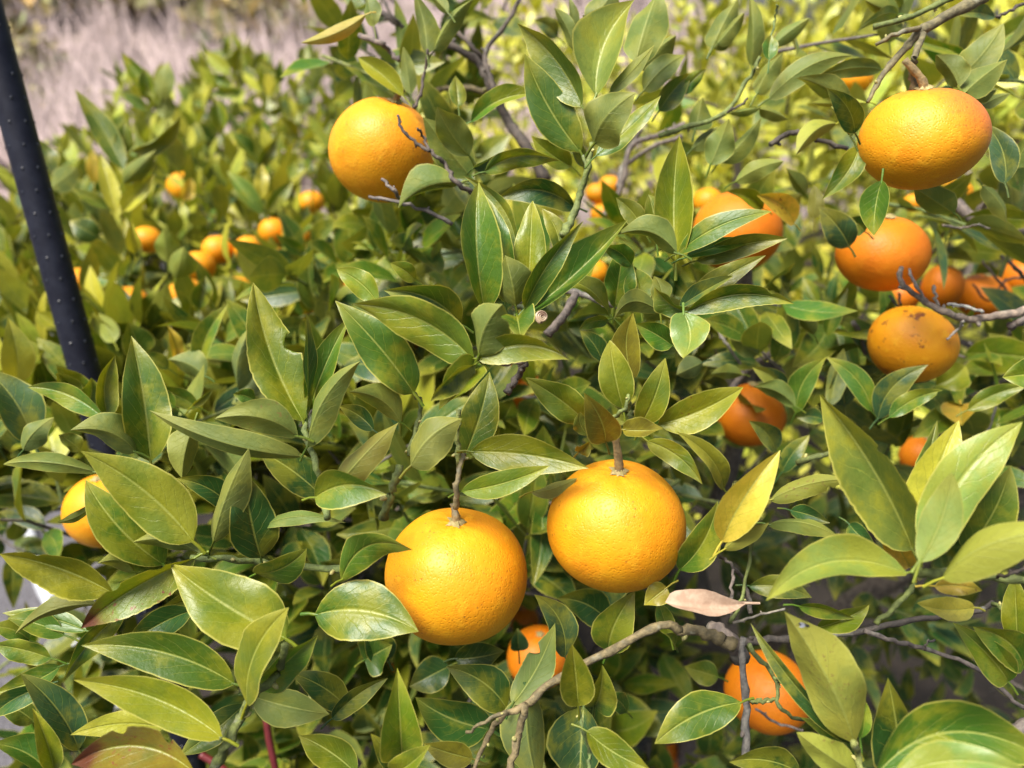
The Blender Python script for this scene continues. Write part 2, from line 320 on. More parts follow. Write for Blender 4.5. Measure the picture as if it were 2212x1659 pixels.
# hero leaves: tile ; base x y  tip x y  width  depth  kind  roll  sidebow  dz   (tile pixels, metres, degrees)
HERO = {
(0, 0): """
800 1100 485 580 150 .95 m 10 .03 0
790 1000 810 790 110 .96 o 20 0 0
850 980 1170 750 95 .95 o 35 .06 0
800 1190 1010 970 120 .93 o 170 0 0
750 1380 650 1000 115 .94 y 15 0 0
800 1370 1000 1130 115 .94 y -15 0 0
330 1130 215 890 150 1.0 m 20 0 0
330 1220 500 1090 150 .98 m 160 0 0
700 1350 460 1220 80 .97 o 20 0 0
640 1540 450 1430 160 .97 m 0 0 0
870 1640 850 1430 90 .9 l 0 0 0
1090 1700 1060 1480 150 .9 l 165 0 0
1000 640 790 340 110 1.2 o 0 0 0
960 650 930 440 110 1.2 o 20 0 0
1040 640 1090 400 125 1.2 o 160 0 0
1060 770 1090 600 115 1.2 o 170 0 0
970 720 760 590 70 1.2 m 20 0 0
1490 480 1330 330 90 1.5 l 0 0 0
1520 460 1560 290 80 1.5 o 0 0 0
1500 560 1370 480 70 1.5 o 0 0 0
1560 600 1360 610 70 1.5 d 0 0 0
1800 500 1690 390 60 1.5 m 0 0 0
1810 540 1820 380 60 1.5 d 0 0 0
1940 420 1990 300 80 1.6 p 0 0 0
1710 1390 1470 1110 110 1.1 p 10 0 0
1720 1390 1600 1200 90 1.1 b 10 0 0
1690 1300 1700 1060 95 1.1 y 0 0 0
1730 1370 1900 1170 95 1.1 o 0 0 0
1440 860 1400 640 100 1.25 o 0 0 0
1930 880 1800 760 100 1.3 o 0 0 0
1670 1080 1800 890 90 1.2 o 20 0 0
1640 1000 1500 850 90 1.2 b 20 0 0
1190 1300 1240 1150 90 1.25 Y 20 0 0
610 1190 600 960 90 1.3 Y 10 0 0
2370 95 1950 278 95 .60 Y 190 -.06 0
""",
(1, 0): """
1560 690 1140 150 215 .50 o -28 .07 .01
1550 985 1190 350 270 .50 m 8 -.05 0
1650 620 1900 0 320 .50 p -20 -.10 .02
1640 930 1910 600 300 .47 o 155 -.12 -.02
1650 1010 2070 620 130 .49 m -40 .03 0
1740 600 2030 290 95 .50 o 150 .02 0
1910 400 2060 -70 260 .54 o 160 -.03 .02
1490 1080 1230 880 150 .56 y 10 -.05 0
1570 1080 1490 890 90 .54 o 20 0 0
1515 340 1380 50 100 .60 o 150 .06 0
1525 220 1470 -30 60 .60 o 150 0 0
1600 170 1780 -80 200 .60 o 165 0 0
1690 190 1560 100 50 .56 o 150 0 0
1960 590 2230 355 170 .58 o 160 -.08 0
1930 440 2170 230 150 .60 o 150 -.05 0
2060 720 2270 470 150 .60 m 20 -.05 0
840 790 1300 612 120 .57 m -30 -.12 0
930 1115 1415 1040 130 .53 m 30 -.13 -.01
1515 1350 1010 1290 175 .55 d -10 .17 0
840 1150 530 760 250 .59 m 170 0 0
830 1010 620 690 210 .56 o 165 -.05 -.02
760 690 740 490 115 .60 o 20 0 0
860 1090 1010 1000 90 .55 d 40 0 0
400 625 110 370 135 .60 y 10 .04 0
770 1185 370 1350 175 .56 m 150 .13 0
760 1190 590 1215 65 .56 m 20 .1 0
555 350 470 -60 145 .60 o 165 .05 0
600 330 860 -10 110 .60 m 155 -.09 0
210 170 160 -40 110 .62 m 150 0 0
690 80 560 -60 80 .60 o 160 0 0
450 610 400 300 105 .64 o 170 0 0
1400 240 1250 130 110 .75 b 10 .1 0
930 2020 890 1180 265 .46 m 14 -.04 0
1060 1960 925 1260 190 .475 m -12 .05 .01
1140 1700 790 1140 120 .49 o -30 .16 .01
1210 1960 1240 1300 205 .48 y -8 0 .01
1420 1660 1300 1350 130 .50 o 20 .1 .01
1190 2000 1570 1430 150 .45 m 18 -.05 0
1190 2040 1855 1425 230 .455 m -22 .03 .01
2170 1710 2190 880 255 .465 y 0 -.03 .01
1950 1490 1780 1280 140 .50 m 0 .08 .01
2040 1560 1990 1260 150 .50 m 10 .04 0
2175 1640 1770 1530 170 .455 o 150 .20 0
1880 1720 1690 1600 130 .49 m 0 .1 0
""",
(2, 0): """
190 310 360 -10 190 .62 o 165 -.03 0
220 290 400 80 90 .62 o 155 0 0
450 430 435 -30 115 .62 o 165 .03 0
560 390 575 225 105 .56 m 15 -.04 0
480 610 650 340 135 .60 o 160 -.06 0
560 640 1105 360 165 .58 o 165 -.12 0
590 290 825 115 105 .62 o 165 -.03 0
1290 450 830 510 115 .60 o 160 .06 0
1090 710 735 505 150 .57 o 160 .08 0
1115 860 930 570 160 .49 d -10 .10 0
1090 890 960 690 85 .48 o 150 .03 0
1190 665 800 672 65 .57 l 165 0 0
1000 800 735 1000 125 .57 l 170 .10 0
1140 960 905 1290 165 .51 m 5 -.08 0
1290 1170 1240 1528 180 .49 m 8 .04 .01
1800 490 2080 150 220 .55 o 165 .04 .01
1790 570 1640 355 165 .54 o 160 .07 0
1830 600 2105 385 200 .53 o 165 -.04 0
1880 650 2035 580 70 .55 o 155 0 0
1940 690 2125 605 85 .55 o 155 -.06 0
2090 1190 1960 800 170 .54 b 8 .10 0
1400 110 1180 0 120 .66 o 165 0 0
1395 100 1130 205 80 .62 m 150 .10 0
1340 280 1310 80 150 .68 p 165 0 0
2020 110 1780 100 90 .62 b 20 .05 0
500 705 685 775 80 .60 o 155 -.05 0
300 735 510 695 50 .60 m 155 0 0
180 1070 300 770 190 .60 o 165 0 0
60 970 230 820 110 .64 o 155 0 0
240 1050 510 760 125 .62 m 155 .05 0
340 1180 655 1045 130 .60 o 165 -.07 0
0 610 150 450 95 .60 m 20 -.06 0
80 840 130 630 165 .63 o 165 0 0
800 1260 670 1090 95 .66 m 160 0 0
850 1420 850 1200 105 .64 k 165 .04 0
720 1450 480 1265 150 .64 Y 10 .12 0
520 1350 280 1240 100 .64 y 10 .08 0
-30 1640 578 1370 155 .47 m -25 -.08 0
20 1670 462 1560 105 .465 m -15 -.04 0
90 1690 680 1545 150 .475 o 10 -.05 0
1080 1600 880 1340 200 .62 b 0 .05 0
1180 1500 1060 1420 120 .62 d 0 .1 0
1760 1385 1500 1215 185 .56 m 160 0 0
1945 1210 2100 1450 100 .60 o 150 -.1 0
2120 1085 2240 880 130 .60 m 155 .08 0
1420 60 1210 -60 90 .66 o 155 .1 0
""",
(0, 1): """
1965 1070 1640 172 330 .455 y 12 -.05 .01
1990 1020 1985 370 75 .45 d 55 .01 0
2005 1000 2265 400 170 .46 m -15 -.03 .01
1990 1240 2337 680 180 .445 o 155 -.10 0
1930 1170 1390 1055 225 .44 o 162 .13 -.01
1960 1300 968 1000 170 .455 o 150 -.06 0
975 1330 850 518 290 .51 m 6 .02 0
700 1040 745 645 135 .53 y 20 -.10 0
670 1050 180 850 145 .52 m -30 .10 0
880 1270 455 1130 210 .49 o 160 .16 0
1260 1090 1180 1440 190 .50 o 165 .05 0
620 1400 20 1350 125 .50 o 155 .06 0
1250 1850 525 1265 370 .435 y -12 .06 0
1060 2000 555 1450 300 .46 m 4 -.06 0
1380 1860 1612 1245 190 .45 o 150 -.04 0
1690 1955 1580 1395 300 .475 d 10 -.02 0
2090 1560 1680 1260 240 .49 d 5 .04 0
1500 1640 1140 1440 170 .50 d 10 .10 0
520 950 365 720 160 .62 m 10 .08 0
210 1210 -90 740 260 .58 b 10 .08 0
110 830 50 400 190 .72 l 10 .05 0
150 1260 350 1045 150 .55 d 155 -.10 0
570 970 590 790 150 .60 y 10 .05 0
470 960 360 760 150 .61 m 10 .08 0
520 1260 380 1160 110 .56 o 20 .05 0
1290 730 1480 310 130 .70 m -20 -.08 0
1545 870 1640 450 150 .66 b 160 -.10 0
1090 730 910 625 90 .70 o 15 .05 0
1330 780 1090 670 180 .68 o 160 .1 0
1145 680 1085 450 85 .72 Y 20 .05 0
1280 980 960 850 120 .62 m -15 .06 0
1250 970 1385 852 45 .60 y 30 0 0
1130 980 960 870 110 .60 m 0 .08 0
1290 340 1330 130 125 .85 m 0 0 0
1140 150 1190 -60 170 .85 l 160 0 0
1650 940 1510 895 110 .55 m 0 .1 0
640 640 610 480 110 .85 b 0 0 0
740 560 640 370 120 .85 l 150 0 0
920 640 830 430 200 .80 b 10 0 0
400 470 240 360 110 .9 y 0 0 0
""",
(1, 1): """
860 680 68 312 310 .42 y -30 .11 0
770 445 275 222 250 .45 o -10 .13 0
890 645 1045 312 290 .405 o 165 -.10 -.01
890 665 1478 672 185 .415 y 25 -.15 0
865 705 578 940 140 .415 o -35 .06 -.01
885 690 632 998 210 .42 m 15 -.02 -.01
1130 325 1060 -5 260 .455 o 165 .02 0
1140 395 1165 545 240 .45 m 0 0 -.03
1190 340 1362 168 70 .45 o 150 -.05 0
470 890 -40 290 300 .47 m 8 .03 0
235 305 -30 85 170 .48 y 8 .08 0
480 160 318 45 120 .50 y 10 .06 0
385 1080 50 880 180 .47 m 158 .14 0
210 1130 -20 970 130 .48 d 0 .08 0
-30 1500 368 1080 190 .46 k 155 -.03 0
450 1360 782 1055 280 .435 k 160 -.12 0
800 1290 960 750 260 .50 m 4 .04 0
-170 1565 296 1545 250 .435 m 18 -.13 -.01
840 1268 1600 1375 255 .455 y 5 -.04 -.01
780 1525 1352 1358 170 .44 y -4 .04 -.01
1230 1530 1530 1440 90 .48 k 150 .05 0
1575 1065 1193 788 225 .45 y 0 .03 -.01
1825 985 1740 545 222 .455 y 0 -.02 0
1712 1205 1572 885 225 .43 k -10 .06 -.02
1600 1160 1545 1008 110 .44 k 0 -.12 0
1895 795 1890 368 200 .47 k -12 -.10 0
1935 1095 2100 660 195 .455 y -5 .05 0
1822 1125 2085 1118 130 .44 k -20 .04 0
2055 1090 2605 850 235 .445 y 0 .05 -.01
1985 1200 2340 1480 150 .45 y 12 -.10 0
1540 1270 1620 1200 90 .47 k 20 0 0
1735 385 1380 150 120 .475 o 35 .16 0
1770 335 1830 -60 205 .50 m 10 0 0
1935 320 1880 65 205 .49 m 10 .05 0
2060 360 1765 415 150 .465 o 158 .25 0
2145 580 1905 440 165 .48 m 0 .03 0
1730 415 1540 475 85 .48 m -30 .1 0
1690 680 1545 480 130 .55 d 10 .08 0
2060 330 2025 130 140 .48 y 155 .15 0
2220 360 2030 200 130 .46 o -40 -.08 0
""",
(2, 1): """
30 360 722 310 160 .465 m 10 -.13 0
-20 330 328 128 105 .48 b -20 -.02 0
20 330 540 -5 160 .485 o -10 -.04 0
5 368 5 662 250 .455 p 5 -.12 -.01
1490 1900 890 900 360 .395 p -14 .04 .01
1560 1940 2202 1075 340 .375 p 18 -.08 .01
1560 1930 1790 1065 330 .41 l 10 -.05 .01
1560 1720 1650 1065 150 .43 o 40 -.03 .01
1540 1985 1745 1405 240 .355 p 165 .05 0
1830 1900 2125 1360 260 .41 o 10 .06 0
1475 2015 1265 1595 200 .415 Y 5 -.02 0
255 1850 632 1258 250 .425 Y 8 -.04 -.01
570 1580 1075 1450 140 .45 l 162 -.08 0
265 1510 -40 1140 130 .45 k 20 .10 0
735 1015 930 655 165 .62 m -10 -.12 0
1225 1005 930 655 150 .60 m 10 .12 0
950 970 1045 598 130 .66 b 165 0 0
1265 1055 1590 705 180 .60 b 12 -.14 0
1340 1045 1685 868 120 .59 m -8 -.08 0
730 975 458 850 130 .60 m 155 .13 0
665 890 450 720 130 .63 b 0 .1 0
600 1260 430 1068 140 .58 b 10 .10 0
640 1405 822 1160 120 .62 d 0 -.05 0
935 515 1075 200 110 .72 m 10 -.06 0
490 640 300 510 140 .68 o 165 0 0
850 510 740 330 105 .68 o 165 0 0
390 770 187 765 100 .66 o 165 .05 0
910 1060 740 1050 110 .62 d 10 .1 0
1050 970 1010 700 170 .68 b 10 0 0
2330 760 2072 785 200 .50 y 10 0 0
1845 1000 2235 835 125 .62 y 5 -.06 0
1640 840 1830 710 190 .70 y 0 .1 0
1800 965 1810 1100 220 .68 Y 5 0 0
1700 1050 1490 1180 160 .70 y 5 0 0
130 690 -40 770 150 .60 b 165 0 0
870 1500 1070 1440 70 .47 m 0 -.1 0
""",
(0, 2): """
420 800 50 690 150 .50 m 10 .05 0
390 1000 -40 1170 160 .50 m 5 -.06 0
300 1130 -60 1340 150 .49 d 0 .08 0
190 830 -70 740 140 .53 m 10 .1 0
220 1360 -50 1220 150 .52 o 0 .06 0
590 -40 372 66 65 .50 o 160 -.1 0
730 525 -5 270 235 .43 y -20 .05 0
1260 300 522 757 235 .445 y -22 .05 0
1300 275 860 195 165 .45 o 158 .12 0
1850 820 1105 338 440 .425 y 4 -.03 .01
1600 1245 1872 618 250 .40 y -40 -.10 -.01
1690 1155 2060 800 190 .42 m 35 -.03 0
1520 1115 528 865 280 .425 m -8 .08 0
1440 1465 478 1088 270 .40 y -8 .07 0
1260 1690 462 1635 290 .395 k -12 .16 0
1060 1400 455 1445 165 .44 l 0 .08 0
800 650 408 1102 140 .44 m -30 .07 0
640 600 98 790 110 .445 k 150 .12 0
560 770 15 655 130 .50 m 0 .05 0
510 1540 130 1045 210 .46 b 10 .06 0
350 1680 210 1270 135 .43 y 0 .03 0
330 950 -60 860 150 .47 m -20 .04 0
320 1700 -60 1500 200 .42 m 20 .1 0
870 390 630 335 140 .45 o 158 .2 0
1640 1195 2135 1310 240 .445 o 165 .02 0
1580 1250 1160 1580 190 .445 m 10 -.03 0
1660 400 1988 235 200 .45 m 40 .10 0
1690 95 2240 70 90 .46 m 150 -.10 0
1280 560 1050 620 110 .50 d 0 0 0
1240 640 800 880 190 .47 d 0 .05 0
2310 1700 1938 1448 220 .425 y -5 .05 0
2240 1260 1880 1040 200 .49 d 0 .06 0
""",
(1, 2): """
-170 665 500 775 400 .43 m -5 -.10 0
0 440 462 245 215 .43 m 28 -.20 -.02
395 1605 362 1010 275 .42 y 0 0 0
335 1690 577 1508 165 .405 y -10 .04 0
310 1660 190 1435 150 .44 d 10 .08 0
-60 1340 302 1075 130 .47 d 25 -.06 0
1070 1275 678 1000 260 .49 d -5 .10 0
950 1405 480 1200 280 .51 d -5 -.06 0
1110 1245 1385 720 215 .475 d 155 .05 0
1150 900 1140 750 120 .60 d 10 0 0
1450 940 1250 535 200 .49 b 8 .14 0
1730 900 1905 510 260 .50 m 4 -.06 0
1535 1255 1495 858 225 .41 y 0 .01 0
1590 1420 2000 1665 205 .40 y 0 .06 0
1200 1180 1280 1770 300 .48 b 165 .05 0
1570 1260 1540 1780 340 .49 b 10 0 0
2110 490 1962 605 160 .45 k 5 0 0
2590 1235 2030 1502 270 .43 m 0 .07 0
850 1600 530 1500 165 .44 k -10 -.02 0
1640 1260 1690 990 210 .52 m 10 .05 0
1850 1300 1700 1200 130 .55 m 0 .1 0
2125 795 2050 570 120 .48 m 10 0 0
2160 870 2090 790 110 .48 m 0 .2 0
150 960 330 860 260 .55 m 0 0 0
300 960 150 700 200 .56 d 0 0 0
740 950 1060 900 200 .54 d 0 .04 0
700 1000 440 1130 220 .60 d 0 0 0
1720 700 1400 560 230 .56 d 0 .1 0
""",
(2, 2): """
1115 1500 660 648 380 .38 l 165 .04 0
1105 1510 440 720 110 .40 d -30 -.04 .02
1150 1470 1110 1140 90 .395 m 10 .12 .01
1140 1700 738 1428 210 .385 l 162 -.02 0
1110 1590 760 1330 150 .43 m 0 .08 0
1400 1620 1330 1075 330 .42 d 0 .02 0
1240 1720 2420 1640 430 .345 m 8 -.20 0
1360 1730 2300 1720 240 .325 p -5 -.12 0
2110 1100 1750 715 220 .45 m 5 .04 0
2210 1010 1880 740 250 .45 m -8 .12 0
2170 860 2150 400 170 .45 y 0 0 0
-20 375 225 -70 220 .46 m 5 .08 0
265 245 562 68 100 .43 l 155 -.05 0
555 80 1028 180 105 .44 o 155 -.13 0
430 480 838 555 150 .53 d 0 -.08 0
700 -10 955 70 110 .50 d 0 -.03 0
1080 80 1260 240 120 .55 d 0 .05 0
1450 395 540 575 270 .375 p 16 .15 -.01
1680 430 2560 130 270 .36 l 160 -.12 -.03
870 750 1210 600 140 .44 y 10 .05 0
750 610 1115 690 90 .43 m 30 -.04 0
1630 480 1942 510 125 .40 Y 5 -.06 0
1890 620 1518 590 150 .43 Y 10 -.05 0
2050 1420 1900 1370 90 .52 Y 0 0 0
760 1690 300 1620 180 .45 d 0 .08 0
230 1070 10 1000 160 .62 y 0 0 0
""",
}

# ------------------------------------------------------------------ twigs and branches of the near tree: tile ; points x,y ; diameter start-end (tile px) ; depth ; colour
TW = {'g': (0.15, 0.19, 0.055), 'n': (0.175, 0.145, 0.075), 'h': (0.17, 0.145, 0.132), 'x': (0.085, 0.07, 0.06), 't': (0.24, 0.21, 0.175), 'w': (0.38, 0.35, 0.31)}
TWIGS = [
((1, 2), [(2200, 770), (2070, 735), (1740, 900), (1380, 1090), (1190, 1255)], 54, 50, .44, 'n'),
((1, 2), [(1195, 1245), (1150, 1450), (1070, 1720)], 50, 50, .435, 'n'),
((1, 2), [(1195, 1245), (1040, 1330), (940, 1480), (830, 1720)], 42, 26, .435, 'n'),
((1, 2), [(1070, 1290), (940, 1350), (815, 1430)], 26, 18, .435, 'n'),
((1, 2), [(1535, 1250), (1560, 1420), (1610, 1560), (1600, 1720)], 22, 26, .43, 'g'),
((1, 2), [(850, 1600), (940, 1580)], 12, 14, .45, 'g'),
((2, 2), [(-30, 760), (120, 775), (240, 820), (340, 870)], 60, 90, .46, 'n'),
((2, 2), [(190, 735), (290, 820), (380, 930)], 100, 140, .475, 'h'),
((2, 2), [(385, 815), (400, 1100), (410, 1400), (405, 1720)], 48, 66, .47, 'h'),
((2, 2), [(340, 850), (620, 830), (900, 800), (1170, 770), (1560, 690), (1900, 645), (2010, 590)], 60, 34, .51, 'x'),
((2, 2), [(2010, 590), (2120, 640), (2260, 690)], 30, 28, .50, 'g'),
((2, 2), [(1180, 775), (1400, 850), (1580, 890), (1930, 1030), (2150, 1230), (2260, 1300)], 36, 30, .50, 'h'),
((2, 2), [(1560, 890), (1590, 840), (1630, 835)], 16, 14, .50, 'h'),
((2, 2), [(430, 860), (600, 1080), (620, 1260), (780, 1350)], 30, 22, .455, 'g'),
((2, 2), [(605, 1215), (520, 1225), (440, 1225)], 22, 34, .455, 'g'),
((2, 2), [(600, 1080), (660, 1110), (735, 1140)], 22, 18, .455, 'g'),
((2, 2), [(1510, 470), (1420, 570), (1250, 730)], 34, 32, .41, 'g'),
((2, 2), [(1500, 400), (1600, 390), (1800, 395), (2000, 420), (2260, 450)], 60, 48, .385, 'g'),
((2, 2), [(2030, 425), (2120, 400), (2240, 360)], 26, 22, .38, 'x'),
((2, 2), [(435, 150), (440, 260), (390, 560), (310, 720)], 18, 26, .44, 'g'),
((2, 2), [(330, 380), (315, 520), (310, 700)], 22, 28, .455, 'h'),
((2, 2), [(240, 290), (330, 350), (410, 480), (440, 660)], 24, 34, .46, 'x'),
((2, 2), [(330, 725), (480, 670), (660, 632)], 22, 16, .44, 't'),
((2, 2), [(2260, 1375), (2100, 1440), (1950, 1500), (1700, 1700)], 110, 120, .56, 'h'),
((2, 2), [(480, 1270), (600, 1370), (780, 1420)], 20, 20, .60, 'h'),
((2, 2), [(1110, 1490), (1140, 1580), (1180, 1720)], 38, 44, .39, 'g'),
((0, 2), [(1370, 1700), (1470, 1500), (1560, 1330), (1650, 1180), (1800, 1040), (1845, 880)], 64, 50, .42, 'g'),
((0, 2), [(1370, 1390), (1440, 1470)], 16, 24, .41, 'g'),
((0, 1), [(1965, 1075), (1990, 1190), (2040, 1330), (2095, 1540), (2120, 1700)], 34, 46, .46, 'g'),
((0, 2), [(1240, 295), (1450, 300), (1700, 325), (2000, 360), (2300, 375)], 36, 46, .50, 'g'),
((1, 1), [(805, 1285), (765, 1360), (745, 1480), (740, 1640)], 26, 40, .455, 'n'),
((1, 1), [(765, 1380), (755, 1150), (760, 1000)], 34, 30, .48, 'g'),
((1, 1), [(1700, 1180), (1720, 1080), (1840, 1000), (1860, 900)], 36, 22, .445, 'g'),
((1, 1), [(1840, 900), (1870, 1000), (1880, 1080)], 34, 28, .475, 'g'),
((1, 1), [(855, 700), (930, 640), (1060, 700), (1180, 690)], 34, 30, .43, 'h'),
((1, 1), [(1190, 690), (1140, 790), (1065, 890)], 46, 62, .46, 'x'),
((1, 1), [(470, 890), (510, 940), (500, 1080), (430, 1300)], 26, 30, .49, 'g'),
((1, 1), [(1135, 390), (1130, 330), (1250, 350), (1380, 270)], 26, 36, .48, 'g'),
((1, 1), [(1150, 300), (1330, 240), (1520, 235), (1730, 310), (2000, 350)], 44, 50, .58, 'h'),
((1, 1), [(1520, 245), (1440, 390), (1340, 510)], 62, 66, .56, 'h'),
((1, 1), [(380, 1370), (330, 1520), (270, 1700)], 50, 60, .52, 'g'),
((2, 0), [(2000, -60), (1880, 20), (1560, 190), (1440, 320), (1300, 480), (1200, 660)], 84, 24, .52, 'n'),
((2, 0), [(1560, 215), (1500, 380), (1490, 450), (1505, 590)], 38, 50, .50, 'n'),
((2, 0), [(1760, -20), (1500, 100), (1235, 175)], 34, 36, .54, 'g'),
((2, 0), [(1250, 285), (1420, 210), (1560, 180)], 22, 40, .52, 'n'),
((2, 0), [(510, 370), (420, 520), (270, 730), (0, 830), (-150, 880)], 24, 34, .61, 'g'),
((2, 0), [(420, 640), (340, 700), (270, 735)], 16, 22, .61, 'x'),
((2, 0), [(575, 935), (660, 880), (745, 860), (880, 910), (1070, 960)], 44, 34, .60, 'x'),
((2, 0), [(1700, 1260), (1770, 1310), (1900, 1420), (2250, 1500)], 80, 90, .74, 'h'),
((2, 0), [(1690, 1460), (1800, 1480), (1900, 1460), (1990, 1475)], 20, 14, .66, 't'),
((2, 0), [(2212, 20), (2100, 80), (2030, 120)], 26, 22, .58, 'x'),
((2, 0), [(610, 30), (600, 120), (575, 230)], 12, 14, .58, 'g'),
((1, 0), [(240, 70), (430, 185), (700, 290), (880, 400), (960, 540), (1090, 800), (1190, 930), (1330, 1180)], 40, 84, .78, 'x'),
((1, 0), [(1170, -30), (1060, 170), (935, 330), (950, 470), (1000, 600)], 30, 48, .76, 'x'),
((1, 0), [(720, 160), (820, 280), (925, 380)], 30, 36, .77, 'x'),
((1, 0), [(260, -20), (330, 100), (400, 180)], 22, 30, .77, 'x'),
((1, 0), [(590, 590), (700, 575), (820, 570), (960, 605)], 34, 40, .80, 'n'),
((1, 0), [(1625, 930), (1600, 1080), (1545, 1260), (1500, 1400), (1440, 1520)], 30, 56, .51, 'g'),
((1, 0), [(1560, 1000), (1590, 1100)], 18, 22, .51, 'g'),
((1, 0), [(360, 740), (400, 850), (490, 930), (600, 1000), (680, 1080), (740, 1180), (850, 1250)], 20, 40, .565, 'x'),
((1, 0), [(490, 825), (530, 890), (570, 980)], 16, 24, .565, 'x'),
((1, 0), [(270, 1165), (330, 1220), (390, 1290)], 22, 32, .56, 'h'),
((1, 0), [(180, 1270), (370, 1310), (560, 1370), (720, 1450)], 22, 32, .575, 'h'),
((1, 0), [(120, 230), (260, 280), (310, 330), (375, 395)], 40, 32, .66, 'h'),
((1, 0), [(560, 330), (540, 470), (510, 610), (470, 700)], 22, 26, .61, 'x'),
((1, 0), [(1700, 1400), (1800, 1250), (1880, 950), (2050, 880), (2230, 800)], 50, 34, .82, 'h'),
((1, 0), [(1790, 1220), (1850, 1000), (1950, 830)], 40, 30, .84, 'h'),
((1, 0), [(1800, 1100), (2000, 960), (2212, 880)], 34, 30, .86, 'h'),
((2, 1), [(1420, 75), (1415, 165), (1560, 290), (1720, 370), (1850, 412), (2030, 385), (2260, 345)], 34, 66, .60, 't'),
((2, 1), [(1465, 85), (1500, 170), (1565, 285)], 20, 24, .60, 'w'),
((2, 1), [(1630, 190), (1640, 260), (1655, 335)], 22, 24, .60, 'w'),
((2, 1), [(1720, 310), (1830, 325), (1950, 362)], 24, 26, .60, 'w'),
((2, 1), [(1825, 425), (1780, 480), (1710, 540)], 24, 16, .59, 'w'),
((2, 1), [(2260, 385), (2200, 415), (2130, 455)], 46, 60, .60, 'h'),
((2, 1), [(300, 900), (400, 760), (560, 640), (700, 500), (800, 400)], 52, 40, .74, 'h'),
((2, 1), [(235, 490), (290, 580), (400, 740)], 26, 22, .70, 't'),
((2, 1), [(1110, 430), (1150, 520), (1190, 640)], 40, 30, .72, 'h'),
((2, 1), [(1340, 260), (1400, 330), (1405, 240)], 20, 20, .72, 'h'),
((2, 1), [(740, 1335), (850, 1310), (1000, 1260), (1060, 1240)], 40, 26, .56, 'g'),
((2, 1), [(970, 1160), (975, 1280)], 18, 22, .56, 'g'),
((2, 1), [(1780, 760), (1900, 650), (2050, 560), (2250, 430)], 24, 30, .85, 'x'),
((2, 1), [(1850, 560), (1960, 650), (2060, 760)], 18, 22, .82, 'h'),
((2, 1), [(1880, 180), (1980, 290), (2090, 160), (2212, 140)], 16, 18, .85, 'x'),
((2, 1), [(1940, 30), (2050, 160), (2150, 290)], 18, 22, .85, 'x'),
((2, 1), [(2060, 0), (2140, 60), (2240, 180)], 26, 30, .80, 'x'),
]
tree = thing('citrus_tree', 'near citrus tree filling the frame, its twigs and big leaves around the ripe oranges', 'tree', (0.35, 1.05, 0.0))
TORG = np.array([0.35, 1.05, 0.0])
branches = []
for t, pts, w0, w1, d, k in TWIGS:
    P = []; m = len(pts)
    for i, (x, y) in enumerate(pts):
        X, Y = tl(t, x, y); P.append(px(X, Y, d + 0.006 * math.sin(i * 2.1 + x * 0.01)))
    Q = catmull(P, 5); n = len(Q)
    Q = [q + rng.normal(0, 1, 3) * 0.0005 for q in Q]
    rad = np.linspace(w0, w1, n) / 3 / 2 * d / FPX * (1.0 if k in 'gn' else .84)
    for i in range(n):
        if i % 4 == 2: rad[i] *= 1.22          # nodes where leaves sat
    mb = MB(); tube(mb, Q, rad, 9, (*vary(TW[k], 0.1), 1), 0.035)
    for i in range(2, n - 1, 4):               # buds
        if rng.random() < 0.5 and rad[i] < 0.0045:
            dr = nrm(rng.normal(0, 1, 3)); r = rad[i]
            tube(mb, [Q[i] + dr * r * 0.6, Q[i] + dr * r * 1.6, Q[i] + dr * r * 2.1], [r * 0.55, r * 0.5, r * 0.12], 6, (0.42, 0.40, 0.15, 1) if k in 'gn' else (*TW[k], 1))
    o = link('branch', mb.mesh('branch', TORG), tree, [BARK]); branches.append((o, np.array(Q)))
# trunk low inside, dark
trunk_pts = [np.array([0.35, 1.05, -0.05]), np.array([0.37, 1.06, 0.25]), np.array([0.33, 1.02, 0.5]), np.array([0.25, 0.95, 0.75])]
mb = MB(); tube(mb, catmull(trunk_pts, 8), np.linspace(0.055, 0.03, 25), 14, (*TW['h'], 1), 0.06)
trunk = link('trunk', mb.mesh('trunk', TORG), tree, [BARK])
for pts, r0 in (([(0.35, 1.04, 0.4), (0.5, 0.9, 0.7), (0.62, 0.8, 0.95), (0.7, 0.8, 1.2)], .02), ([(0.3, 1.0, 0.6), (0.05, 0.9, 0.85), (-0.1, 0.8, 1.05)], .016),
                ([(0.28, 0.98, 0.7), (0.3, 0.9, 1.0), (0.25, 0.85, 1.3)], .016), ([(0.36, 1.05, 0.3), (0.1, 0.8, 0.5), (-0.2, 0.65, 0.75)], .016), ([(0.62, 0.8, 0.95), (0.8, 1.0, 1.15), (0.9, 1.1, 1.4)], .014)):
    Q = catmull(pts, 7); mb = MB(); tube(mb, Q, np.linspace(r0, r0 * .5, len(Q)), 10, (*vary(TW['h'], .1), 1), 0.06)
    link('limb', mb.mesh('limb', TORG), tree, [BARK])

